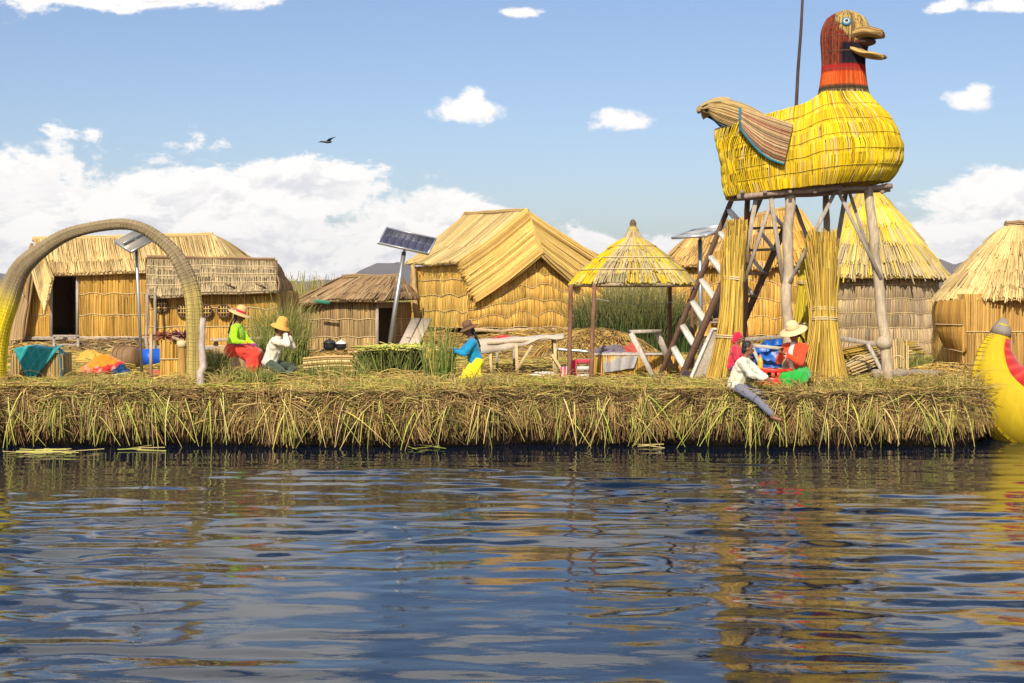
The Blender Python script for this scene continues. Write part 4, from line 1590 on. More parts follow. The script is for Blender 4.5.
    Pi = np.stack([nx + O[None] + np.cos(th)[::4, None] * R * .96, np.sin(th)[::4, None] * R * .91, nz + vz[None] + 0 * th[::4, None]], -1)
    Pi = np.stack([cx + Pi[..., 0] * ca - Pi[..., 1] * sa, YD + Pi[..., 0] * sa + Pi[..., 1] * ca, Pi[..., 2]], -1)
    m.grid(Pi, cc[::4] * .8, close_u=True)
    neck = m.obj('neck', 'matting', root)
    m = MB().straws(P, np.broadcast_to(np.maximum(R, .04)[None] * PI / n * 1.25, (n, kk)) * rng.uniform(.8, 1.15, (n, 1)), cc)
    o = m.obj('neck_reeds', 'straw', neck)
    o['kind'] = 'stuff'
    for h_ in (.10, .19, .45, .75, 1.0, 1.2):
        q = h_ * (zpx(12) - zpx(99)) / 1.48
        c = loc(np.array(nx + np.interp(q, vz, O)), np.array(0.0), np.array(nz + q))
        ring(neck, c, (0, 0, 1), np.interp(q, vz, R) * 1.0 + .004, .006, 'tie', (.2, .10, .06), .97)

    hd = loc(np.array(nx + .03), np.array(0.0), np.array(zpx(44)))
    up = V3(0, 0, 1)
    fw = V3(math.cos(hy), math.sin(hy), 0)
    sd = V3(-math.sin(hy), math.cos(hy), 0)

    def bill(name, root_up, tip_up, length, w0, w1, th0, tilt, cols, start):
        nu, nv = 16, 13
        u = np.linspace(0, 1, nu)
        out = []
        for q in u:
            w = (w0 + (w1 - w0) * math.sin(q * PI * .62)) * (1 - max(0, q - .78) ** 2 * 16)
            cenp = hd + fw * (start + length * q) + up * (root_up + (tip_up - root_up) * q + .05 * math.sin(q * PI) * tilt)
            a = np.linspace(0, 2 * PI, nv, endpoint=False)
            t_ = th0 * (1 - .62 * q)
            out.append(cenp + sd * (np.cos(a) * w)[:, None] + up * (np.sin(a) * t_ + tilt * -.10 * w * np.cos(a) ** 2 * q)[:, None])
        G = np.stack(out, 1)
        col = np.array(cols)[None, None] * (1 + rng.normal(0, .12, G.shape[:2] + (1,)))
        mm = MB().grid(G, col, close_u=True)
        mm.f.append([list(range(nu - 1, nv * nu, nu))])
        o = mm.obj(name, 'matting', root, smooth=True)
        # reeds laid lengthwise on both faces
        k = 40
        aa = np.linspace(0, 2 * PI, k, endpoint=False)
        idx = aa / (2 * PI) * nv
        i0 = np.floor(idx).astype(int) % nv
        i1 = (i0 + 1) % nv
        f_ = (idx - np.floor(idx))[:, None, None]
        Q = G[i0] * (1 - f_) + G[i1] * f_
        MB().straws(Q, .017, np.array(cols)[None] * rng.uniform(.4, 1.35, (k, 1))).obj('reed_facing', 'straw', o)
        return o
    bill('upper_bill', .06, .08, .50, .29, .30, .15, 1, (.40, .25, .09), .20)
    bill('lower_bill', -.12, -.33, .54, .27, .35, .07, -1, (.50, .33, .12), .18)
    MB().ell(hd + fw * .38 + up * -.04, (.2, .2, .07), np.array((.07, .03, .02))).obj('mouth', 'matting', root, smooth=True)
    # eyes on both cheeks
    for sg in (-1, 1):
        d = fw * .20 + sd * sg * .345
        q = hd + d * .98 + up * .30
        nrm = d / np.linalg.norm(d) * .9 + up * .35
        nrm /= np.linalg.norm(nrm)
        A = np.cross(nrm, up)
        A /= np.linalg.norm(A)
        B = np.cross(A, nrm)
        M3 = np.stack([A, B, nrm], 1)
        e = MB().lathe([(.001, .03), (.05, .03), (.080, .02), (.084, 0), (.084, -.12)], q, np.array((.04, .19, .34)), 18, axis=M3).obj('eye', 'plastic', root)
        MB().lathe([(.001, .040), (.042, .038), (.052, .03), (.052, .01)], q, np.array((.6, .56, .48)), 16, axis=M3).obj('eye_white', 'plastic', e)
        MB().lathe([(.001, .052), (.024, .050), (.030, .042), (.030, .03)], q, np.array((.012, .012, .015)), 14, axis=M3).obj('pupil', 'plastic', e)

    # tail: an upswept fan of reeds with deep sides
    tk = np.linspace(0, 1, 6)
    tx = np.array([-.85, -1.12, -1.38, -1.62, -1.84, -2.02])
    tz = zpx(np.array([114, 106, 100, 97.5, 99, 105]))
    bx = np.array([-1.10, -1.36, -1.56, -1.68, -1.80, -1.98])
    bz = zpx(np.array([129, 129, 126, 120, 113, 108]))
    tw = np.array([.50, .52, .54, .54, .50, .40])
    tpal = [((.48, .34, .14), 4), ((.40, .26, .10), 3), ((.56, .43, .2), 2), ((.24, .15, .07), 1.5)]

    def tailS(u, v):
        u = np.asarray(u, float)
        v = np.clip(np.asarray(v, float), 0, 1)
        y = (2 * u - 1) * np.interp(v, tk, tw)
        return loc(np.interp(v, tk, tx), y, np.interp(v, tk, tz) - .10 * (2 * u - 1) ** 2)
    reed_sheet(tailS, root, 1.1, tpal, 2, 'tail', 'reed_mat', pitch=.04, bulge=.015, ragged=.02, cord=False, flip=False, stray=True)
    for sg in (-1, 1):
        def tside(u, v, sg=sg):
            u = np.asarray(u, float)
            v = np.clip(np.asarray(v, float), 0, 1)
            y = sg * np.interp(v, tk, tw)
            x = np.interp(v, tk, bx) * (1 - u) + np.interp(v, tk, tx) * u
            z = np.interp(v, tk, bz) * (1 - u) + (np.interp(v, tk, tz) - .10) * u
            return loc(x, y + 0 * x + sg * .03 * np.sin(u * PI), z)
        reed_sheet(tside, root, .6, tpal, 1, 'tail_side', 'reed_mat', pitch=.035, bulge=.012, ragged=.02, cord=False, flip=sg > 0, stray=True)
        v = np.linspace(0, 1, 12)
        MB().tube(tside(np.zeros(12), v) + V3(0, 0, -.01), .02, np.array((.07, .10, .12)), 6).obj('tail_edge', 'straw', root)

    sd = V3(-sa, ca, 0)
    # wings: one mat on each flank
    for sg in (-1, 1):
        pts = [(-1.22, 111), (-.29, 129), (-.45, 168), (-1.22, 131)]

        def wingS(u, v, sg=sg):
            u = np.asarray(u, float)
            v = np.asarray(v, float)
            u, v = v, 1 - u          # reeds run along the wing
            A = [np.array((px_, zpx(py_))) for px_, py_ in pts]
            q = ((A[3] * (1 - u[..., None]) + A[2] * u[..., None]) * (1 - v[..., None]) + (A[0] * (1 - u[..., None]) + A[1] * u[..., None]) * v[..., None])
            x = q[..., 0]
            z = q[..., 1] - .13 * np.sin(u * PI) * (1 - v)
            y = sg * (.70 + .12 * u + .05 * (1 - v) + .05 * np.sin(v * PI))
            return loc(x, y, z)
        pal = [((.40, .27, .14), 4), ((.28, .17, .09), 3), ((.50, .38, .22), 2), ((.16, .09, .06), 2)]

        def wtint(c, u, v0, v1):
            band = rng.random(len(u)) < .25
            c = c.copy()
            c[band] = pick(int(band.sum()), [((.40, .14, .07), 2), ((.52, .36, .18), 2)])
            return c
        w = reed_sheet(wingS, root, 1.05, pal, 1, 'wing', 'reed_mat', flip=sg > 0, pitch=.034, bulge=.015, cord=False, ragged=.004, thick=.05, tintfn=wtint, rad=.027)
        u = np.linspace(0, 1, 20)
        sgn = -1.0
        P1 = wingS(np.ones(20), u) + sd * sg * .03
        P2 = wingS(np.linspace(0, 1, 8), np.zeros(8)) + sd * sg * .03
        MB().tube(np.concatenate([P2, P1[1:]]), .022, np.array((.025, .17, .24)), 6).obj('wing_edge', 'straw', w)
    # mast behind the back
    MB().tube([D(796, 190, .35), D(796, 112, .35), D(798, 70, .4), D(801, 30, .42), D(804, -30, .45)], [.033, .032, .03, .028, .022], np.array((.07, .045, .04)), 8).obj('mast', 'wood', root)

    # ---- tower: legs, braces, beams
    g = (.36, .29, .22)
    lt = (.44, .35, .24)
    zt = 193
    legs = [((787, 384, -.25), (790, 193, -.35), .10, .09, lt), ((889, 386, -.55), (868, 188, -.45), .10, .085, (.42, .33, .22)),
            ((744, 330, .75), (748, 195, .7), .055, .05, REDWOOD), ((826, 380, .75), (826, 190, .7), .07, .06, g)]
    for (a, b, r0, r1, c) in legs:
        p = D(*a)
        p[2] = .93
        o = pole(root, p, D(*b), r0, r1, c, 'leg', wob=.02, k=13)
    # palm-like rings and the knot on the front right leg
    MB().ell(D(884, 343, -.54), (.15, .14, .13), np.array((.42, .33, .22))).obj('leg_knot', 'wood', root, smooth=True)
    br = [((741, 283, -.15), (756, 198, -.3)), ((744, 283, -.2), (773, 197, -.35)), ((783, 283, -.3), (771, 197, -.4)), ((789, 283, -.38), (836, 190, -.42)),
          ((820, 272, .5), (795, 205, .5)), ((881, 278, -.58), (838, 191, -.45)), ((872, 262, -.3), (849, 191, -.2)), ((834, 262, .3), (846, 192, .3))]
    for a, b in br:
        c = GREYWOOD if random.random() < .7 else (.40, .34, .28)
        plank(root, D(*a), D(*b), .075, .06, c, 'brace')
    beams = [((737, 197, -.42), (842, 187, -.55), .05), ((730, 199, .2), (890, 189, .1), .05), ((737, 197, .6), (888, 188, .5), .05), ((838, 189, -.5), (892, 186, -.45), .045)]
    for a, b, r in beams:
        pole(root, D(*a), D(*b), r, r, (.30, .22, .16), 'beam', wob=.008)
    for px in (742, 765, 790, 815, 840, 866, 882):
        pole(root, D(px, 192, -.62), D(px + 4, 190, .75), .035, .03, (.27, .2, .15), 'joist', wob=.008)


duck_tower()


# ------------------------------------------------------------------ staircase behind the bundles
def staircase():
    Y0, Y1 = 25.6, 27.2
    def P(px, py):
        return W(px, py, Y0 + (385 - py) / 190 * (Y1 - Y0))
    root = empty('staircase', P(672, 385) * V3(1, 1, 0) + V3(0, 0, 1.0), 'steep wooden staircase with white treads up to the duck', 'staircase')
    MB().box(P(656, 386), P(734, 194), .06, .10, np.array(DARKWOOD)).obj('stringer', 'wood', root)
    MB().box(P(676, 385) + V3(0, -.3, 0), P(758, 197) + V3(0, -.3, 0), .09, .12, np.array(DARKWOOD)).obj('stringer', 'wood', root)
    MB().box(P(741, 333) + V3(0, .25, 0), P(797, 205) + V3(0, .25, 0), .07, .12, np.array(DARKWOOD)).obj('stringer', 'wood', root)
    for y in (347, 325, 301, 279, 256, 232, 210):
        xl = 656 + (386 - y) / 192 * 78 + 1
        xm = 676 + (385 - (y + 19)) / 188 * 82 - 2
        a = P(xl, y)
        b = P(xm, y + 19) + V3(0, -.3, 0)
        MB().box(a, b, .13, .06, np.array((.62, .58, .50))).obj('tread', 'wood', root)
        if y < 320:
            xr = 741 + (333 - (y + 17)) / 128 * 56
            c = P(xr, y + 17) + V3(0, .22, 0)
            MB().box(b + V3(.02, .1, 0), c, .12, .05, np.array((.26, .18, .12))).obj('rung', 'wood', root)
            d = P(xr - 17, y - 2) + V3(0, .2, 0)
            MB().box(d, c + V3(-.03, -.03, 0), .11, .05, np.array((.58, .54, .47))).obj('tread', 'wood', root)


staircase()


# ------------------------------------------------------------------ standing reed bundles
def bundle(label, foot, top, prof, ties, pal, n=150, name='reed_bundle'):
    """prof: (t, radius)"""
    foot = np.asarray(foot, float)
    top = np.asarray(top, float)
    root = empty(name, foot, label, 'reed bundle', 'bundles of cut reeds')
    k = 11
    t = np.linspace(0, 1, k)
    R = np.interp(t, [p[0] for p in prof], [p[1] for p in prof])
    ax = foot[None] * (1 - t[:, None]) + top[None] * t[:, None]
    ax[:, 0] += .03 * np.sin(t * 4)
    d = top - foot
    d /= np.linalg.norm(d)
    A = np.cross(d, (0, 1, 0.2))
    A /= np.linalg.norm(A)
    B = np.cross(A, d)
    th = rng.uniform(0, 2 * PI, n)
    q = np.sqrt(rng.uniform(.45, 1, n))
    tw = rng.normal(0, .25, n)
    a = th[:, None] + tw[:, None] * t
    cut = np.where(rng.random(n) < .35, rng.uniform(.72, .95, n), rng.uniform(.93, 1.06, n))
    P = ax[None] + (A[None, None] * np.cos(a)[..., None] + B[None, None] * np.sin(a)[..., None]) * (R[None] * q[:, None])[..., None]
    P = P[:, :1] + (P - P[:, :1]) * cut[:, None, None]
    m = MB()
    m.tube(ax, R * .78, np.array([c for c, _ in pal]).mean(0) * .6, 12)
    m.straws(P, .013, pick(n, pal, .15))
    o = m.obj('stalks', 'straw', root)
    o['kind'] = 'stuff'
    for u in ties:
        i = u * (k - 1)
        c = np.array([np.interp(u, t, ax[:, j]) for j in range(3)])
        r = np.interp(u, t, R) + .012
        ring(root, c, d, r, .014)
        ring(root, c + d * .035, d, r, .014)
    return root


BUN = [((.54, .35, .055), 5), ((.61, .43, .10), 3), ((.42, .26, .045), 3), ((.28, .165, .045), 1.6)]
bundle('tall reed bundle standing left of the child in the red hood', V3(*(W(724, 0, 24.7)[:2]), 1.0), W(738, 228, 24.9),
       [(0, .33), (.15, .27), (.4, .20), (.62, .165), (.8, .16), (.92, .20), (1, .20)], (.28, .66), BUN, 330)
bundle('flared reed bundle standing right of the woman in red', V3(*(W(822, 0, 24.45)[:2]), 1.0), W(823, 238, 24.7),
       [(0, .46), (.12, .38), (.3, .27), (.46, .19), (.62, .165), (.74, .18), (.9, .25), (1, .28)], (.43, .50, .70), BUN, 360)
bundle('shorter yellow reed bundle leaning behind the flared one', V3(*(W(797, 0, 26.4)[:2]), 1.05), W(811, 255, 26.5),
       [(0, .24), (.5, .2), (.8, .18), (1, .15)], (.4, .75), [((.66, .52, .04), 4), ((.56, .42, .05), 3)], 110)


def lying_bundle(label, a, b, r, pal, n=90, fan=0.0):
    a, b = np.asarray(a, float), np.asarray(b, float)
    t = np.linspace(0, 1, 7)
    ax = a[None] * (1 - t[:, None]) + b[None] * t[:, None]
    ax[:, 2] += .04 * np.sin(t * PI)
    d = (b - a) / np.linalg.norm(b - a)
    A = np.cross(d, (0, 0, 1))
    A /= np.linalg.norm(A)
    th = rng.uniform(0, 2 * PI, n)
    q = np.sqrt(rng.random(n))
    R = r * (1 + fan * t)
    P = ax[None] + A[None, None] * (np.cos(th) * q)[:, None, None] * R[None, :, None] * 1.3 + V3(0, 0, 1)[None, None] * ((np.sin(th) * q)[:, None, None] * r + 0)
    P[:, :, 2] = np.maximum(P[:, :, 2], 1.02)
    root = empty('reed_bundle', (a + b) / 2 * V3(1, 1, 0) + V3(0, 0, 1.0), label, 'reed bundle', 'bundles of cut reeds')
    m = MB().straws(P, .015, pick(n, pal, .15))
    o = m.obj('stalks', 'straw', root)
    o['kind'] = 'stuff'
    c = ax[2]
    ring(root, c, d, r * (1 + fan * t[2]) * .8, .012)


lying_bundle('cut yellow reeds lying in a sheaf under the tower rail', W(838, 380, 26.3) * V3(1, 1, 0) + V3(0, 0, 1.25), W(905, 356, 29.6) * V3(1, 1, 0) + V3(0, 0, 1.3), .28, BUN, 150, .3)
lying_bundle('pale fanned reeds lying right of the flared bundle', W(842, 384, 24.9) * V3(1, 1, 0) + V3(0, 0, 1.12), W(893, 360, 27.5) * V3(1, 1, 0) + V3(0, 0, 1.35), .16, PALE, 110, 1.6)
lying_bundle('short pale sheaf standing behind the front right tower leg', W(898, 380, 25.4) * V3(1, 1, 0) + V3(0, 0, 1.1), W(897, 345, 26.6) * V3(1, 1, 0) + V3(0, 0, 1.6), .15, PALE, 70, .2)
heap('straw_heap', 'flat pile of dry straw between the log and right hut', W(945, 378, 26.2) * V3(1, 1, 0) + V3(0, 0, .98), 1.1, .9, .22, 1100, STRAWPAL, (.3, .8))

rl = empty('railing', D(862, 384, -.3) * V3(1, 1, 0) + V3(0, 0, 1.0), 'grey wooden rail with slanting brace by the right tower leg', 'railing')
plank(rl, W(832, 336, 25.1), W(884, 346, 24.85), .08, .07, (.36, .31, .26), 'rail')
plank(rl, W(868, 344, 24.9), W(889, 385, 24.7), .06, .06, (.42, .36, .3), 'brace')
plank(rl, W(834, 337, 25.14), W(834, 385, 25.14), .06, .06, (.36, .31, .26), 'post')
lg = pole(None, W(874, 374, 24.62), W(940, 374, 25.6), .085, .075, (.30, .24, .18), 'log', wob=.008, sides=12, k=13)
tag(lg, 'grey log lying behind the foot of the right tower leg', 'log')


# ------------------------------------------------------------------ reed boat
def boat():
    Y = 24.6
    root = empty('reed_boat', W(1060, 440, Y) * V3(1, 1, 0), 'yellow reed boat with curved prow and red band at the right edge', 'boat')
    ctl = [(1420, 425, 26), (1300, 432, 40), (1180, 428, 46), (1100, 420, 46), (1050, 414, 48), (1018, 402, 44), (998, 378, 28), (995, 353, 17), (1000, 336, 10.5), (1003, 324, 7)]
    P = np.array([W(a, b, Y) for a, b, _ in ctl])
    R = np.array([c for _, _, c in ctl]) * Y / F
    tt = np.linspace(0, len(P) - 1, 60)
    i = np.minimum(tt.astype(int), len(P) - 2)
    f = (tt - i)[:, None]
    g = lambda A, j: A[np.clip(j, 0, len(A) - 1)]
    def cr(A):
        p0, p1, p2, p3 = g(A, i - 1), g(A, i), g(A, i + 1), g(A, i + 2)
        return .5 * (2 * p1 + (p2 - p0) * f + (2 * p0 - 5 * p1 + 4 * p2 - p3) * f * f + (3 * p1 - p0 - 3 * p2 + p3) * f ** 3)
    P2 = cr(P)
    R2 = cr(R[:, None])[:, 0]
    n, k = 120, 60
    T = np.gradient(P2, axis=0)
    T /= np.linalg.norm(T, axis=1, keepdims=True)
    A = np.cross(T, V3(0, 1, 0))
    A /= np.linalg.norm(A, axis=1, keepdims=True)
    B = V3(0, 1, 0)[None]
    m = MB()
    m.tube(P2, R2 * .97, np.array((.50, .35, .015)), 20, ref=(0, 1, 0))
    th = np.arange(n) * 2 * PI / n
    Q = P2[None] + (A[None] * np.cos(th)[:, None, None] + B[None] * np.sin(th)[:, None, None] * .9) * R2[None, :, None] * .97
    cc = np.tile(np.array((.62, .425, .010)), (n, k, 1)) * (1 + rng.normal(0, .07, (n, 1, 1)))
    wear = np.array([[mnoise.fractal(Vector((a * .22, b * .35, 3.3)), 1, 2, 4) for b in range(k)] for a in range(n)])
    cc[wear > .24] = (.52, .40, .20)
    cc *= (1 + rng.normal(0, .10, (n, k, 1)))
    cc[:, -4:] = (.20, .17, .14)
    m.straws(Q, np.broadcast_to(R2 * PI / n * 1.15, (n, k)), cc)
    hull = m.obj('hull', 'straw', root)
    w = MB()
    for q in range(2, 57, 1):
        a = np.linspace(0, 2 * PI, 25)
        w.tube(P2[q] + (A[q][None] * np.cos(a)[:, None] + B * np.sin(a)[:, None] * .9) * R2[q] * 1.003, .006, np.array((.30, .20, .03)), 4, caps=False)
    o = w.obj('binding_cord', 'straw', hull)
    o['kind'] = 'stuff'
    # red band along the inner curve
    sgn = 1 if (P2[45] + A[45])[0] > P2[45][0] else -1
    a = np.linspace(-1.35, 1.35, 9) + (0 if sgn > 0 else PI)
    j = np.arange(18, 53)
    G = P2[j][:, None] + (A[j][:, None] * np.cos(a)[None, :, None] + B[None] * np.sin(a)[None, :, None] * .9) * (R2[j] * 1.10)[:, None, None]
    ccol = np.tile(np.array((.40, .02, .02)), (len(j), 9, 1))
    ccol[::3] = (.48, .06, .04)
    G = G[:, ::-1] if sgn > 0 else G
    MB().slab(G, .03, ccol).obj('red_band', 'cloth', root)
    # tip wrapping
    MB().tube([P2[-7], P2[-4], P2[-1] + V3(0.01, 0, .10)], [R2[-7] * 1.08, R2[-4] * 1.12, .05], np.array((.25, .21, .17)), 14).obj('tip_wrap', 'straw', root)


boat()


# ------------------------------------------------------------------ plants
def clump(label, cx, cy, rx, ry, n, h, pal, z=1.0, bend=.18, rad=(.006, .013), cat='reeds', name='reed_clump', group='living reed clumps', kind=None):
    a = rng.uniform(0, 2 * PI, n)
    q = np.sqrt(rng.random(n))
    x0, y0 = cx + np.cos(a) * q * rx, cy + np.sin(a) * q * ry
    hh = rng.uniform(.55, 1.05, n) * h * (1.05 - .25 * q)
    b = rng.normal(0, bend, (n, 2)) + .12 * np.stack([np.cos(a) * q, np.sin(a) * q], -1)
    t = np.linspace(0, 1, 6)[None]
    P = np.stack([x0[:, None] + (hh * b[:, 0])[:, None] * t ** 1.8, y0[:, None] + (hh * b[:, 1])[:, None] * t ** 1.8, z - .04 + hh[:, None] * t * (1 - .08 * t)], -1)
    c = pick(n, pal, .18)[:, None, :] * (1 + 0 * t[..., None])
    dry = np.array((.50, .38, .14))
    f = (rng.random((n, 1)) * .8 * sstep(.6, 1.0, t))[..., None]
    c = c * (1 - f) + dry * f
    m = MB().straws(P, rng.uniform(*rad, n)[:, None] * (1 - .8 * t), c)
    o = m.obj(name, 'straw', None, (cx, cy, z))
    tag(o, label, cat, group, kind)
    return o


MIX = [((.12, .18, .035), 4), ((.20, .26, .05), 3), ((.40, .36, .10), 3), ((.07, .11, .025), 2)]
clump('tall green reeds growing left of the small brown hut', -4.95, 30.0, .55, .6, 700, 1.75, MIX)
clump('lower reeds behind the person in the white sweater', -4.85, 27.2, .5, .5, 420, 1.15, MIX)
clump('grass tuft right of the arch post', W(212, 0, 24.6)[0], 24.8, .22, .3, 260, .72, MIX)
clump('sparse tall reed blades left of the woman in blue', W(440, 0, 24.8)[0], 24.9, .28, .35, 110, 1.25, MIX, bend=.10)
clump('thin tall reed stems in front of the largest hut', W(437, 0, 25.6)[0], 25.6, .3, .3, 30, 2.2, MIX, bend=.07)
clump('thin blades around the pale bundle by the cooking pots', W(335, 0, 25.0)[0], 25.0, .65, .25, 150, .6, MIX)
clump('dark dense reeds behind the conical roofed shelter', W(634, 0, 35)[0], 35.4, 1.5, .8, 3600, 2.05, DGREEN, bend=.12, rad=(.010, .02))
clump('small green tuft between the right tower leg and right hut', W(914, 0, 26.3)[0], 26.3, .3, .25, 260, .62, MIX)
clump('low green shoots at the foot of the woman in blue', W(482, 0, 24.6)[0], 24.4, .5, .2, 160, .26, MIX)
clump('grass shoots in front of the seated woman in green', W(248, 0, 24.4)[0], 24.5, .5, .3, 260, .42, MIX)


def far_reeds():
    m = MB()
    n = 9000
    y0 = rng.uniform(56, 85, n)
    x0 = rng.uniform(-1, 1, n) * y0 * .55
    h = rng.uniform(1.6, 2.5, n) * (1 + .10 * np.sin(x0 * .4) + .08 * np.sin(x0 * 1.3))
    t = np.linspace(0, 1, 3)[None]
    b = rng.normal(0, .12, (n, 2))
    P = np.stack([x0[:, None] + (h * b[:, 0])[:, None] * t ** 2, y0[:, None] + (h * b[:, 1])[:, None] * t ** 2, .9 + h[:, None] * t], -1)
    m.straws(P, rng.uniform(.02, .045, n)[:, None] * (1 - .6 * t), pick(n, [((.34, .28, .09), 4), ((.26, .25, .07), 3), ((.42, .33, .13), 2)]))
    o = m.obj('reed_bed', 'straw', None, (0, 70, .9))
    tag(o, 'yellow green belt of standing reeds behind the huts', 'reeds', None, 'stuff')


far_reeds()


def cut_heap():
    c = V3(*(W(397, 0, 26.6)[:2]), 1.0)
    root = empty('cut_reed_stack', c, 'stack of freshly cut green reeds left of the largest hut', 'reed stack')
    n = 1500
    t = np.linspace(0, 1, 4)[None]
    y0 = c[1] + rng.uniform(-.45, .45, n)
    a = rng.uniform(-1, 1, n)
    x0 = c[0] + a * .50
    lean = a * .14 + rng.normal(0, .12, n)
    h = .55 * (1 - .18 * a ** 2) * rng.uniform(.65, 1.08, n)
    P = np.stack([x0[:, None] + lean[:, None] * t, y0[:, None] + rng.normal(0, .1, (n, 1)) * t, .98 + h[:, None] * t], -1)
    col = pick(n, [((.10, .13, .03), 4), ((.17, .19, .045), 3), ((.07, .06, .025), 2), ((.3, .27, .08), 1)], .2)
    o = MB().straws(P, rng.uniform(.009, .016, (n, 1)), col).obj('stalks', 'straw', root)
    o['kind'] = 'stuff'
    n = 320
    P = np.stack([c[0] + rng.uniform(-.55, .55, n)[:, None] + rng.normal(0, .2, (n, 1)) * t, c[1] + rng.uniform(-.45, .4, n)[:, None] + rng.normal(0, .2, (n, 1)) * t,
                  1.50 + rng.uniform(-.02, .08, (n, 1)) + rng.normal(0, .03, (n, 1)) * t], -1)
    o = MB().straws(P, .014, pick(n, [((.58, .54, .12), 3), ((.42, .46, .09), 2), ((.6, .5, .2), 1)])).obj('cut_tops', 'straw', root)
    o['kind'] = 'stuff'


cut_heap()


# ------------------------------------------------------------------ things on the ground
def drape(pts, col, thick=.012, fold=.02, nf=3.0, name='cloth', parent=None, label=None, cat='cloth', n=(26, 18), seed=0, stripes=None, hem=0.0, mat='cloth'):
    """cloth through four corners a,b,c,d (lower left, lower right, upper right, upper left), with folds"""
    S = quadS(*pts)
    u, v = np.meshgrid(np.linspace(0, 1, n[0]), np.linspace(0, 1, n[1]), indexing='ij')
    P = S(u, v)
    N = normals(S, u, v)
    w = np.sin(u * PI * 2 * nf + seed + 1.3 * np.sin(v * 3 + seed)) * (1.1 - v) + .5 * np.sin(u * 17 + v * 9 + seed)
    P = P + N * (fold * w)[..., None]
    P[..., 2] -= hem * np.sin(u * PI) * (1 - v)
    cc = np.tile(np.array(col, float), n + (1,))
    if stripes is not None:
        cc = stripes(u, v, cc)
    m = MB().slab(P, thick, cc)
    o = m.obj(name, mat, parent, smooth=True)
    if label:
        tag(o, label, cat)
    return o


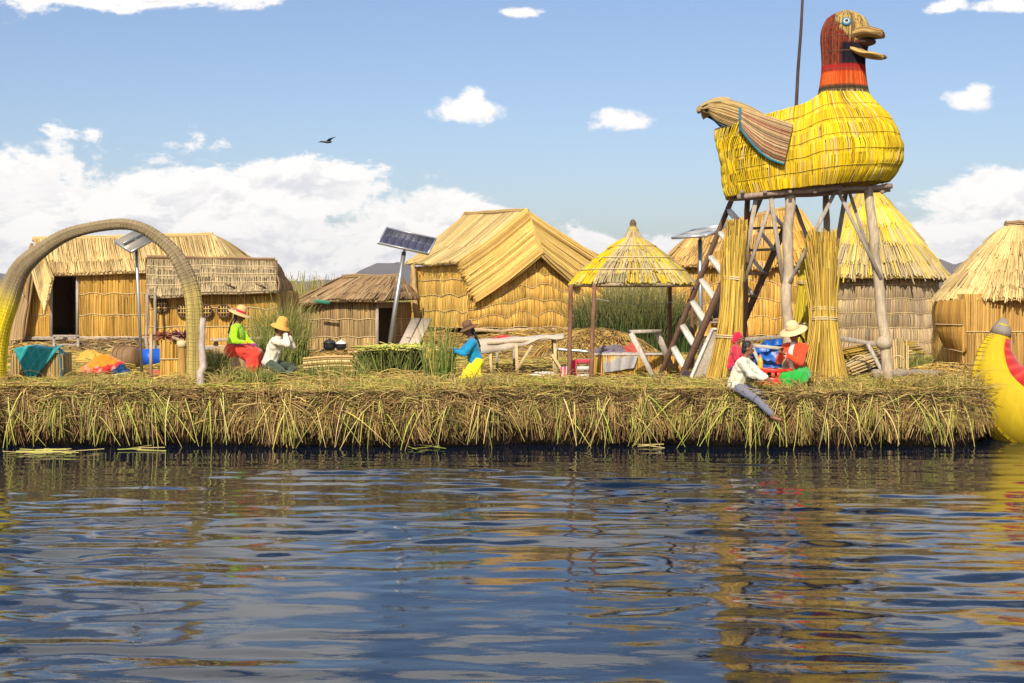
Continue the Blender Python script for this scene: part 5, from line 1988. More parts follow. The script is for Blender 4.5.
def clutter():
    # reed screen with the teal cloth over it
    Y = 25.2
    sc = empty('reed_screen', W(38, 380, Y) * V3(1, 1, 0) + V3(0, 0, 1.0), 'low box of upright reeds under the teal cloth', 'reed box')
    a, b = V3(W(12, 0, Y)[0], Y, 1.0), V3(W(62, 0, Y)[0], Y, 1.0)
    pal = [((.44, .30, .12), 4), ((.36, .24, .10), 3), ((.5, .36, .16), 2)]
    wall_quad(sc, a, b, .47, pal, 1, 'panel', bulge=.01)
    wall_quad(sc, b, b + V3(0, .5, 0), .47, pal, 1, 'panel', bulge=.01)
    wall_quad(sc, b + V3(0, .5, 0), a + V3(0, .5, 0), .47, pal, 1, 'panel', bulge=.01)
    wall_quad(sc, a + V3(0, .5, 0), a, .47, pal, 1, 'panel', bulge=.01)
    MB().slab(np.stack([np.linspace(a, b, 3), np.linspace(a, b, 3) + V3(0, .5, 0)], 1) + V3(0, 0, .48), .03, np.array((.4, .28, .12))).obj('lid', 'matting', sc)

    def grid_lines(u, v, c):
        k = (np.abs((u * 5) % 1 - .5) > .44) | (np.abs((v * 4) % 1 - .5) > .43)
        c[k] = (.10, .34, .34)
        return c
    # triangle of cloth hanging over the front
    A, B, Cc = W(14, 348, Y - .04), W(60, 348, Y - .04), W(32, 379, Y - .10)
    n = (40, 26)
    u, v = np.meshgrid(np.linspace(0, 1, n[0]), np.linspace(0, 1, n[1]), indexing='ij')
    P = (A[None, None] * (1 - u[..., None]) + B[None, None] * u[..., None]) * (1 - v[..., None]) + (Cc + V3(.12, 0, 0) * (u[..., None] - .5)) * v[..., None]
    P[..., 1] -= .02 + .025 * np.sin(u * 14 + v * 2) * (.3 + .7 * v) + .03 * v
    P[..., 2] += .03 * np.sin(u * PI) * 0 - .02 * np.cos(u * 9) * (1 - v)
    top = np.stack([P[:, 0] + V3(0, q, 0.03) for q in (.45, .3, .15)], 1)
    P = np.concatenate([top, P], 1)
    cc = np.tile(np.array((.015, .22, .22)), P.shape[:2] + (1,))
    uu, vv = np.meshgrid(np.linspace(0, 1, P.shape[0]), np.linspace(0, 1, P.shape[1]), indexing='ij')
    k = (np.abs((uu * 4 + vv * 2.2) % 1 - .5) > .455) | (np.abs((uu * 4 - vv * 2.2) % 1 - .5) > .455)
    cc[k] = (.06, .33, .31)
    o = MB().slab(P[:, ::-1], .012, cc).obj('teal_cloth', 'cloth', None, smooth=True)
    tag(o, 'teal chequered cloth draped over the reed box by the arch', 'cloth')
    o = drape((W(61, 379, Y - .06), W(65, 380, Y + .1), W(66, 352, Y + .12), W(58, 347, Y - .05)), (.03, .20, .24), nf=1, name='teal_rag', n=(8, 16))
    tag(o, 'narrow teal cloth strip hanging at the right end of the reed box', 'cloth')

    # orange and red bundle on the ground
    Y = 27.2
    def lump(name, lab, c, r, col, seed, amp=.25, cat='cloth', mat='cloth', flat=True):
        th, ph = np.meshgrid(np.linspace(0, 2 * PI, 40, endpoint=False), np.linspace(-.25, PI / 2 - .03, 16), indexing='ij')
        d = np.stack([np.cos(th) * np.cos(ph), np.sin(th) * np.cos(ph), np.sin(ph)], -1)
        nz = np.array([mnoise.fractal(Vector(q) * 2.2 + Vector((seed, seed * .7, 0)), 1, 2, 4) for q in d.reshape(-1, 3)]).reshape(th.shape)
        rd = np.abs(np.array([mnoise.noise(Vector((q[0] * 4 + seed, q[1] * 4, q[2] * 2))) for q in d.reshape(-1, 3)]).reshape(th.shape))
        P = np.asarray(c) + d * np.array(r) * (1 + amp * nz - .25 * rd)[..., None]
        P[..., 2] = np.maximum(P[..., 2], c[2] - .02)
        cc = np.tile(np.array(col, float), th.shape + (1,)) if np.ndim(col) == 1 else col(d)
        m = MB().grid(P, cc, close_u=True)
        m.f.append([[i * 16 + 15 for i in range(40)]])
        o = m.obj(name, mat, None, smooth=True)
        tag(o, lab, cat)
        return o

    def two(d):
        c = np.tile(np.array((.78, .22, .015)), d.shape[:2] + (1,))
        c[(d[..., 2] < .45 + .3 * d[..., 0])] = (.55, .03, .025)
        k = np.sin(d[..., 0] * 9 + d[..., 2] * 5) > .8
        c[k & (d[..., 2] < .5)] = (.6, .35, .28)
        return c
    lump('cloth_bundle', 'orange and red cloth bundle lying on the straw', V3(*(W(104, 0, Y)[:2]), 1.0), (.42, .35, .36), two, 1.5)
    lump('blue_cloth', 'crumpled light blue cloth beside the orange bundle', V3(*(W(121, 0, Y - .3)[:2]), 1.0), (.17, .2, .2), (.05, .16, .35), 3.5)
    lump('orange_heap', 'low heap of orange straw behind the orange bundle', V3(*(W(91, 0, 30.5)[:2]), .98), (.34, .3, .36), (.62, .33, .06), 5.5, mat='straw', cat='straw heap')
    # basket lying on its side
    Yb = 28.6
    c = W(124, 357, Yb)
    c[2] = 1.24
    M3 = np.array(((.2, .1, -.97), (.3, .94, .16), (.93, -.32, .16))).T
    prof = [(.005, .30), (.14, .31), (.2, .27), (.24, .1), (.255, -.1), (.265, -.12), (.25, -.12), (.22, .1), (.16, .24), (.005, .26)]
    bk = empty('basket', V3(c[0], c[1], 1.0), 'brown basket lying on its side beside the blue drum', 'basket')
    MB().lathe(prof, c, np.array((.22, .13, .06)), 24, axis=M3).obj('bowl', 'matting', bk)
    for q in (.22, .1, -.02, -.12):
        rr = np.interp(-q, [-.3, -.1, .12], [.16, .245, .27])
        th = np.linspace(0, 2 * PI, 25)
        P = np.stack([np.cos(th) * rr, np.sin(th) * rr, np.full(25, q)], -1) @ M3.T + c
        MB().tube(P, .016, np.array((.28, .17, .08)), 6, caps=False).obj('coil', 'straw', bk)
    # blue drum on its side
    Yd = 29.2
    a, b = W(131, 354, Yd), W(161, 354, Yd + .2)
    a[2] = b[2] = 1.21
    dr = empty('blue_drum', V3((a[0] + b[0]) / 2, Yd, 1.0), 'blue plastic drum lying on its side under the low hut', 'drum')
    ts = np.array([0, .02, .05, .3, .33, .36, .64, .67, .70, .95, .98, 1.0])
    rs = np.array([.17, .20, .205, .205, .22, .205, .205, .22, .205, .205, .2, .17])
    MB().tube([a + (b - a) * t for t in ts], rs, np.array((.012, .10, .52)), 22).obj('barrel', 'plastic', dr, smooth=True)
    MB().tube([a + V3(-.03, 0, .1), a + V3(.01, 0, .1)], .035, np.array((.01, .06, .3)), 10).obj('bung', 'plastic', dr)
    # red board lying flat
    Y = 26.6
    o = MB().box(W(151, 373, Y), W(181, 372, Y + .3), .5, .08, np.array((.45, .10, .06))).obj('red_board', 'wood')
    tag(o, 'flat red board lying on the straw inside the arch', 'board')
    # reed fence left of the arch foot with dried flowers and a stump
    Y = 26.0
    fn = empty('reed_fence', V3(W(174, 0, Y)[0], Y, 1.0), 'low fence of split reeds behind the right arch foot', 'fence')
    wall_quad(fn, V3(W(160, 0, Y)[0], Y, .98), V3(W(190, 0, Y + .1)[0], Y + .1, .98), .72, GOLD, 2, 'panel', bulge=.015)
    plank(fn, W(172, 337, Y - .08), W(189, 344, Y - .05), .05, .05, (.36, .25, .15), 'rail')
    plank(fn, W(151, 334, Y), W(151, 380, Y), .05, .05, (.45, .32, .18), 'post')
    st = empty('tree_stump', V3(W(182, 0, 25.3)[0], 25.3, 1.0), 'sawn wooden stump with pale top beside the arch foot', 'stump')
    c = V3(W(182, 0, 25.3)[0], 25.3, 1.0)
    MB().lathe([(.09, -.05), (.085, .2), (.07, .4), (.06, .6), (.065, .62)], c, np.array((.42, .24, .07)), 12).obj('trunk', 'wood', st, smooth=True)
    MB().lathe([(.075, .60), (.095, .63), (.095, .69), (.085, .71), (.005, .715)], c, np.array((.66, .48, .25)), 12).obj('top', 'wood', st)
    for i, (px, py, cc, lab) in enumerate(((165, 333, (.30, .10, .05), 'dried reddish flower spray on the reed fence'), (182, 332, (.16, .04, .07), 'dark purple flower spray above the stump'))):
        m = MB()
        n = 130
        c = W(px, py, 26.1)
        c[2] = CZ - (py - HZ) * 26.1 / F
        d = rng.normal(0, 1, (n, 3)) * V3(.14, .08, .05)
        t = np.linspace(0, 1, 3)[None, :, None]
        P = (c + V3(0, 0, -.06))[None, None] + d[:, None] * t
        m.straws(P, .012, pick(n, [(cc, 3), ((.36, .2, .1), 1)]))
        tag(m.obj('flower_spray', 'straw'), lab, 'flowers')
    # plank bench under the window hut
    Y = 28.8
    bn = empty('bench', V3(W(238, 0, Y)[0], Y, 1.0), 'long plank bench behind the woman in the green jacket', 'bench')
    plank(bn, W(212, 340, Y), W(262, 338, Y), .32, .06, (.44, .35, .24), 'seat')
    for px in (216, 236, 258):
        p = W(px, 340, Y)
        plank(bn, p + V3(0, 0, -.02), V3(p[0], p[1], .97), .07, .07, GREYWOOD, 'leg')
    plank(bn, W(214, 350, Y - .1), W(260, 349, Y - .1), .05, .16, (.40, .28, .14), 'apron')
    # low seats
    for px, Y, z, lab in ((238, 26.0, .40, 'log stool under the seated woman in green'), (272, 25.5, .2, 'low reed cushion under the person in the white sweater')):
        c = V3(W(px, 0, Y)[0], Y, .97)
        o = MB().lathe([(.001, 0), (.17, 0), (.19, .05), (.185, z - .02), (.16, z + .02), (.001, z + .03)], c, np.array((.34, .24, .12)), 16).obj('stool', 'wood', None, smooth=False)
        tag(o, lab, 'stool')
    # clay stove and pots
    Y = 33.0
    kz = CZ - (360 - HZ) * Y / F
    mound = heap('straw_heap', 'low straw rise under the cooking pots', V3(W(335, 0, Y)[0], Y + .1, .98), 1.0, .6, .2, 600, STRAWPAL, (.3, .6))
    st = empty('clay_stove', V3(W(334, 0, Y)[0], Y, 1.1), 'small clay cooking stove in front of the brown hut', 'stove')
    for px, c in ((330, (.10, .05, .05)), (340, (.48, .26, .10))):
        p = W(px, 360, Y)
        MB().lathe([(.12, 1.1 - p[2]), (.115, .06), (.09, .16), (.10, .22), (.07, .225), (.06, .1)], p, np.array(c), 14).obj('hearth', 'earth', st, smooth=True)
    for i, (px, py, r, body, lid, lab) in enumerate(((329.5, 345, .15, (.02, .02, .022), (.03, .03, .03), 'black lidded cooking pot on the clay stove'),
                                                    (341, 345.5, .125, (.02, .02, .022), (.72, .72, .68), 'black pot with white top on the clay stove'),
                                                    (323, 354, .11, (.015, .015, .018), (.03, .03, .03), 'small black kettle on the ground left of the stove'))):
        c = W(px, py, Y - .02)
        pt = empty('pot', c + V3(0, 0, -r * .8), lab, 'pot', 'cooking pots')
        MB().lathe([(.001, -r * .8), (r * .7, -r * .78), (r * .98, -r * .4), (r, 0), (r * .95, r * .3), (r * 1.02, r * .34)], c, np.array(body), 20).obj('vessel', 'plastic', pt, smooth=True)
        MB().lathe([(r * 1.0, r * .32), (r * .9, r * .55), (r * .5, r * .82), (.02, r * .9), (.001, r * .9)], c, np.array(lid), 20).obj('lid', 'plastic', pt, smooth=True)
        MB().ell(c + V3(0, 0, r * .95), (.025, .025, .02), np.array(lid)).obj('knob', 'plastic', pt)
        for sg in (-1, 1):
            th = np.linspace(-1.2, 1.2, 7)
            MB().tube(np.stack([c[0] + sg * (r * .95 + .03 * np.cos(th)), np.full(7, c[1]), c[2] + .05 * np.sin(th)], -1), .008, np.array(body), 5).obj('handle', 'plastic', pt)
    lying_bundle('thick pale reed bundle lying below the cooking pots', W(303, 0, 27.0) * V3(1, 1, 0) + V3(0, 0, 1.16), W(370, 0, 27.2) * V3(1, 1, 0) + V3(0, 0, 1.16), .17, PALE, 130, 0)
    # ramp of two planks up to the largest hut
    rp = empty('plank_ramp', W(410, 352, 34.5) * V3(1, 1, 0) + V3(0, 0, 1.0), 'two grey planks leaning up to the left of the largest hut', 'ramp')
    plank(rp, W(401, 350, 33.6), W(416, 319, 35.6), .22, .05, (.46, .37, .28), 'board')
    plank(rp, W(411, 351, 33.4), W(427, 319, 35.4), .26, .05, (.50, .39, .28), 'board')
    plank(rp, W(407, 338, 34.3), W(419, 338, 34.2), .08, .05, (.3, .22, .16), 'cleat')
    # yellow box and rust coloured sack by the reeds
    o = lump('yellow_sack', 'yellow straw sack behind the sparse tall reeds', V3(*(W(430, 0, 26.2)[:2]), 1.35), (.14, .14, .2), (.66, .45, .07), 8.5, cat='sack')
    o = lump('rust_sack', 'rust coloured sack standing right of the cut green reeds', V3(*(W(432, 0, 26.0)[:2]), 1.0), (.16, .16, .36), (.46, .17, .05), 9.5, cat='sack')
    # table with white cloth
    Y = 26.8
    tb = empty('trestle_table', V3(W(520, 0, Y)[0], Y, 1.0), 'rough wooden trestle table under a white cloth', 'table')
    z = 1.62
    x0, x1 = W(484, 0, Y)[0], W(560, 0, Y)[0]
    MB().box(V3(x0, Y, z), V3(x1, Y + .35, z + .09), .62, .04, np.array((.42, .32, .2))).obj('table_top', 'wood', tb)
    for fx, fy in ((x0 + .12, -.22), (x0 + .12, .25), (W(516, 0, Y)[0], -.26), (x1 - .1, .1), (x1 - .12, .55)):
        zt = z + (fx - x0) / (x1 - x0) * .09 - .03
        plank(tb, V3(fx, Y + fy, zt), V3(fx + .03, Y + fy - .03, .96), .06, .06, (.56, .42, .22), 'leg')
    plank(tb, V3(W(516, 0, Y)[0], Y - .3, 1.1), V3(W(532, 0, Y)[0], Y - .2, 1.58), .05, .05, (.54, .4, .2), 'brace')
    plank(tb, V3(W(552, 0, Y)[0], Y - .0, 1.4), V3(W(566, 0, Y)[0], Y - .1, .98), .05, .05, (.54, .4, .2), 'brace')
    n = (44, 20)
    u, v = np.meshgrid(np.linspace(0, 1, n[0]), np.linspace(0, 1, n[1]), indexing='ij')
    X = x0 - .12 + (x1 - x0 + .2) * u
    topz = z + .045 + (X - x0) / (x1 - x0) * .09
    yy = Y + .55 - v * 1.0 + .35 * u
    over = np.maximum(v - .84, 0) / .16
    hang = .17 * (1 - sstep(.30, .75, u)) + .05
    P = np.stack([X, yy - .02 * np.sin(u * 22) * over, topz - over * hang * (1 + .12 * np.sin(u * 15)) + .012 * np.sin(u * 19 + v * 6)], -1)
    P[..., 1] = np.where(over > 0, Y - .29 + .35 * u - .03 * over - .03 * np.sin(u * 22) * over, P[..., 1])
    o = MB().slab(P, .012, np.array((.48, .41, .31))).obj('table_cloth', 'cloth', None, smooth=True)
    tag(o, 'off white cloth spread over the trestle table', 'cloth')
    o = lump('red_goods', 'small red woven goods laid out behind the white tablecloth', V3(W(504, 0, 28.0)[0], 28.0, 1.66), (.2, .1, .07), (.55, .05, .04), 2.2, amp=.5, cat='textile')
    mt = MB().box(V3(W(495, 0, 28)[0], 28.05, 1.63), V3(W(516, 0, 28)[0], 28.05, 1.63), .3, .04, np.array((.4, .3, .18)))
    tt = empty('low_stand', V3(W(505, 0, 28)[0], 28.05, 1.0), 'small wooden stand carrying the red woven goods', 'stand')
    mt.obj('shelf', 'wood', tt)
    for px in (497, 514):
        plank(tt, V3(W(px, 0, 28)[0], 28.05, 1.61), V3(W(px, 0, 28)[0], 28.05, .95), .05, .05, GREYWOOD, 'leg')
    o = lump('white_cloth', 'white cloth lying on the straw below the table', V3(W(543, 0, 26.4)[0], 26.4, .99), (.3, .18, .10), (.60, .57, .5), 4.4)
    pp = pole(None, W(554, 349, 28.2), W(606, 353, 28.0), .035, .035, (.50, .50, .47), 'metal_pipe', wob=.003, mat='metal')
    tag(pp, 'grey metal pipe lying across behind the shelter posts', 'pipe')
    for px in (556, 603):
        p = W(px, 351, 28.1)
        o = pole(None, V3(p[0], p[1], .95), p + V3(0, 0, -.02), .03, .03, DARKWOOD, 'stake')
        tag(o, 'dark stake under the %s end of the metal pipe' % ('left' if px < 580 else 'right'), 'stake')

    # striped textile stacks by the shelter post
    def stripes(cols, nst):
        def f(u, v, c):
            i = (u * nst).astype(int) % len(cols)
            return np.array(cols, float)[i]
        return f
    Y = 25.75
    o = drape((W(559, 380, Y - .05), W(569, 380, Y - .1), W(569, 366, Y + .05), W(561, 367, Y + .05)), (.6, .05, .1), fold=.02, nf=2, name='striped_textile', stripes=stripes([(.55, .03, .08), (.72, .55, .55), (.6, .06, .14)], 6))
    tag(o, 'pink and white striped textile left of the shelter post', 'textile')
    o = drape((W(571, 382, Y), W(577, 382, Y), W(577, 360, Y + .05), W(571, 360, Y + .05)), (.58, .03, .08), fold=.02, nf=1.5, name='red_textile')
    tag(o, 'bright red textile strip hanging between the two front shelter posts', 'textile')
    sh = empty('display_rack', V3(W(583, 0, 26)[0], 26.0, 1.0), 'small rack with folded textiles between the shelter posts', 'rack')
    for py in (363, 372, 379):
        plank(sh, W(575, py, 26.0), W(592, py, 26.0), .3, .03, (.30, .2, .14), 'shelf')
    for px in (575, 592):
        plank(sh, W(px, 360, 26.0), V3(W(px, 0, 26)[0], 26.0, .97), .04, .04, DARKWOOD, 'upright')
    for py, col, lab in ((368, (.55, .56, .52), 'folded pale textile on the upper shelf of the rack'), (376, (.66, .64, .6), 'folded white textile on the lower shelf of the rack'), (361, (.5, .06, .08), 'folded red textile on top of the rack')):
        c = W(583.5, py, 25.95)
        o = MB().box(c + V3(-.13, 0, .0), c + V3(.13, 0, .0), .24, .07, np.array(col)).obj('folded_textile', 'cloth')
        tag(o, lab, 'textile')
    # long low reed bench under the shelter
    Y = 26.4
    b0, b1 = V3(W(591, 0, Y)[0], Y, 1.0), V3(W(682, 0, Y)[0], Y + .1, 1.0)
    be = empty('reed_bench', (b0 + b1) / 2, 'long low bench faced with split reeds under the shelter', 'bench')
    wall_quad(be, b0, b1, .40, GOLD, 1, 'panel', bulge=.01, pitch=.06, rad=.036)
    wall_quad(be, b1, b1 + V3(0, .8, 0), .40, GOLD, 1, 'panel', bulge=.01)
    wall_quad(be, b1 + V3(0, .8, 0), b0 + V3(0, .8, 0), .40, GOLD, 1, 'panel', bulge=.01)
    wall_quad(be, b0 + V3(0, .8, 0), b0, .40, GOLD, 1, 'panel', bulge=.01)
    MB().slab(np.stack([np.linspace(b0, b1, 3), np.linspace(b0, b1, 3) + V3(0, .8, 0)], 1) + V3(0, -.02, .43), .035, np.array((.48, .40, .30))).obj('top', 'wood', be)
    zt = 1.455
    o = drape((W(604, 373, Y - .06), W(634, 368, Y - .04), V3(W(640, 0, Y)[0], Y + .05, zt), V3(W(602, 0, Y)[0], Y + .05, zt)), (.30, .28, .27), fold=.012, nf=3, name='grey_textile', stripes=stripes([(.30, .28, .27), (.24, .22, .22), (.36, .33, .3)], 9))
    tag(o, 'grey woven textile hanging over the front of the reed bench', 'textile')
    for px, r, col, lab, sd in ((611, (.28, .16, .12), (.16, .13, .16), 'dark folded textiles heaped on the left of the reed bench', 1.1),
                                (633, (.20, .14, .15), (.42, .08, .06), 'red and dark textiles heaped on the right of the reed bench', 2.7)):
        o = lump('textile_heap', lab, V3(W(px, 0, Y + .4)[0], Y + .4, zt), r, col, sd, amp=.5, cat='textile')
    # wooden trestle
    Y = 25.3
    tr = empty('wooden_trestle', V3(W(648, 0, Y)[0], Y, 1.0), 'grey wooden trestle of two wide planks left of the staircase', 'trestle')
    p = W(631, 333, Y)
    q = W(656, 386, Y - .1)
    q[2] = .97
    plank(tr, p, q, .16, .09, (.48, .41, .33), 'board')
    plank(tr, p + V3(.02, .12, .02), W(660, 331, Y + .5), .12, .06, (.46, .38, .3), 'top_rail')
    q = W(676, 372, Y + 1.1)
    q[2] = .97
    plank(tr, W(657, 332, Y + .5), q, .10, .07, (.42, .35, .28), 'board')
    o = lump('dark_bag', 'small dark bag on the ground behind the staircase foot', V3(W(687, 0, 25.0)[0], 25.15, .99), (.10, .1, .2), (.05, .03, .035), 6.1, cat='bag')
    # leaning panel with pale frame
    lp = empty('leaning_panel', V3(W(708, 0, 25.4)[0], 25.4, 1.0), 'grey board panel with pale frame leaning behind the left bundle', 'panel')
    A, B, Cc, Dd = W(689, 385, 25.05), W(728, 384, 25.2), W(737, 329, 25.75), W(712, 329, 25.7)
    A[2] = B[2] = .98
    MB().slab(np.array([[A, Dd], [B, Cc]]), .03, np.array((.36, .30, .22))).obj('board', 'wood', lp)
    m = MB()
    for e0, e1 in ((A, Dd), (Dd, Cc), (Cc, B)):
        m.box(e0 + V3(0, -.03, 0), e1 + V3(0, -.03, 0), .06, .04, np.array((.58, .55, .50)))
    m.obj('frame', 'wood', lp)
    # timber frame and blue tarpaulin behind the women
    fr = empty('timber_frame', V3(W(765, 0, 25.6)[0], 25.6, 1.0), 'grey timber frame holding the blue tarpaulin', 'frame')
    plank(fr, W(738, 340, 25.5), W(792, 336, 25.5), .06, .07, GREYWOOD, 'rail')
    plank(fr, W(748, 345, 25.35), W(786, 349, 25.3), .06, .06, (.5, .46, .38), 'rail')
    plank(fr, W(751, 344, 25.3), W(766, 378, 25.1), .06, .05, (.52, .47, .4), 'brace')
    for px in (740, 791):
        p = W(px, 338, 25.56)
        plank(fr, p, V3(p[0], p[1], .96), .06, .06, GREYWOOD, 'post')
    o = lump('blue_tarpaulin', 'crumpled bright blue tarpaulin behind the seated group', V3(W(772, 0, 26.0)[0], 26.0, 1.0), (.46, .32, .74), (.012, .10, .42), 7.7, amp=.35, cat='tarpaulin', mat='plastic')
    # red crate
    Y = 23.85
    cr = empty('plastic_crate', V3(W(774, 0, Y)[0], Y, 1.0), 'red plastic crate between the boy and the woman in red', 'crate')
    w, dp, h, th = .54, .36, .27, .03
    c = V3(W(774, 0, Y)[0], Y, 1.015)
    red = np.array((.62, .035, .02))
    rot = np.array(((math.cos(.15), -math.sin(.15), 0), (math.sin(.15), math.cos(.15), 0), (0, 0, 1)))
    T = lambda x, y, zz: c + rot @ V3(x, y, zz)
    for sy in (-1, 1):
        m = MB()
        y = sy * dp / 2
        m.box(T(-w / 2, y, .06), T(w / 2, y, .06), th, .12, red)
        m.box(T(-w / 2, y, h - .03), T(w / 2, y, h - .03), th + .012, .06, red)
        for x in (-.23, -.08, .02, .23):
            m.box(T(x, y, .11), T(x, y, h - .05), .06 if abs(x) < .2 else .09, th * .95, red)
        m.obj('side', 'plastic', cr)
    for sx in (-1, 1):
        m = MB()
        x = sx * w / 2
        m.box(T(x, -dp / 2 + .02, .06), T(x, dp / 2 - .02, .06), th, .12, red)
        m.box(T(x, -dp / 2 + .02, h - .03), T(x, dp / 2 - .02, h - .03), th + .01, .06, red)
        m.obj('end', 'plastic', cr)
    MB().box(T(-w / 2 + .02, 0, .02), T(w / 2 - .02, 0, .02), dp - .03, .02, red * .8).obj('base', 'plastic', cr)
    MB().box(T(-w / 2 + .03, 0, h - .045), T(w / 2 - .03, 0, h - .045), dp - .05, .015, np.array((.5, .04, .025))).obj('tray', 'plastic', cr)
    c2 = T(-.27, -.02, .24)
    o = empty('drink_bottle', V3(c2[0], c2[1], c[2] + h + .0), 'orange yellow bottle on the left corner of the red crate', 'bottle')
    c2 = V3(c2[0] + .02, c2[1], c[2] + h - .005)
    MB().lathe([(.001, 0), (.04, 0), (.045, .02), (.045, .13), (.03, .17), (.018, .19), (.018, .21)], c2, np.array((.80, .40, .03)), 14).obj('body', 'plastic', o, smooth=True)
    MB().lathe([(.021, .205), (.021, .235), (.001, .237)], c2, np.array((.7, .2, .03)), 12).obj('cap', 'plastic', o)
    for i, (x, lab) in enumerate(((.03, 'small dark pouch on the middle of the red crate'), (.2, 'small dark pouch near the right end of the crate'))):
        p = T(x, .02, h - .035)
        o = lump('pouch', lab, p, (.06, .05, .05), (.04, .025, .02), 3 + i, cat='pouch')


clutter()


# ------------------------------------------------------------------ people
def remesh(mb, voxel, smooth=4, wr=0.0, wscale=9.0, seed=0.0):
    """one continuous skin over the collected shapes"""
    me = mb.mesh('tmp')
    o = bpy.data.objects.new('tmp', me)
    C.objects.link(o)
    md = o.modifiers.new('r', 'REMESH')
    md.mode = 'VOXEL'
    md.voxel_size = voxel
    if smooth:
        sm = o.modifiers.new('s', 'SMOOTH')
        sm.factor = .5
        sm.iterations = smooth
    dg = bpy.context.evaluated_depsgraph_get()
    ev = o.evaluated_get(dg)
    out = bpy.data.meshes.new_from_object(ev)
    bpy.data.objects.remove(o)
    bpy.data.meshes.remove(me)
    while out.color_attributes:
        out.color_attributes.remove(out.color_attributes[0])
    out.materials.clear()
    n = len(out.vertices)
    co = np.empty(n * 3)
    out.vertices.foreach_get('co', co)
    co = co.reshape(-1, 3)
    if wr:
        no = np.empty(n * 3)
        out.vertices.foreach_get('normal', no)
        no = no.reshape(-1, 3)
        d = np.array([mnoise.noise(Vector((p[0] * wscale + seed, p[1] * wscale, p[2] * wscale * .8))) for p in co])
        d2 = np.array([mnoise.noise(Vector((p[0] * wscale * 2.1, p[1] * wscale * 2.1 + seed, p[2] * wscale * 1.2))) for p in co])
        co = co + no * (wr * (-np.abs(d) * 1.6 + .5 * d2))[:, None]
        out.vertices.foreach_set('co', co.ravel())
    return out, co


def paint(me, co, fn):
    at = me.color_attributes.new('Col', 'FLOAT_COLOR', 'POINT')
    c = fn(co)
    at.data.foreach_set('color', np.concatenate([c, np.ones((len(c), 1))], 1).ravel())


def flatcol(c):
    return lambda co: np.tile(np.array(c, float), (len(co), 1))


def ik(a, c, l1, l2, pole_dir):
    a, c = np.asarray(a, float), np.asarray(c, float)
    d = c - a
    L = np.linalg.norm(d)
    L2 = min(L, (l1 + l2) * .995)
    d = d / (L + 1e-9)
    c = a + d * L2
    x = (l1 * l1 - l2 * l2 + L2 * L2) / (2 * L2)
    h = math.sqrt(max(l1 * l1 - x * x, 1e-6))
    p = np.asarray(pole_dir, float)
    p = p - d * (p @ d)
    p /= np.linalg.norm(p) + 1e-9
    return a + d * x + p * h, c


SKIN = (.23, .10, .055)


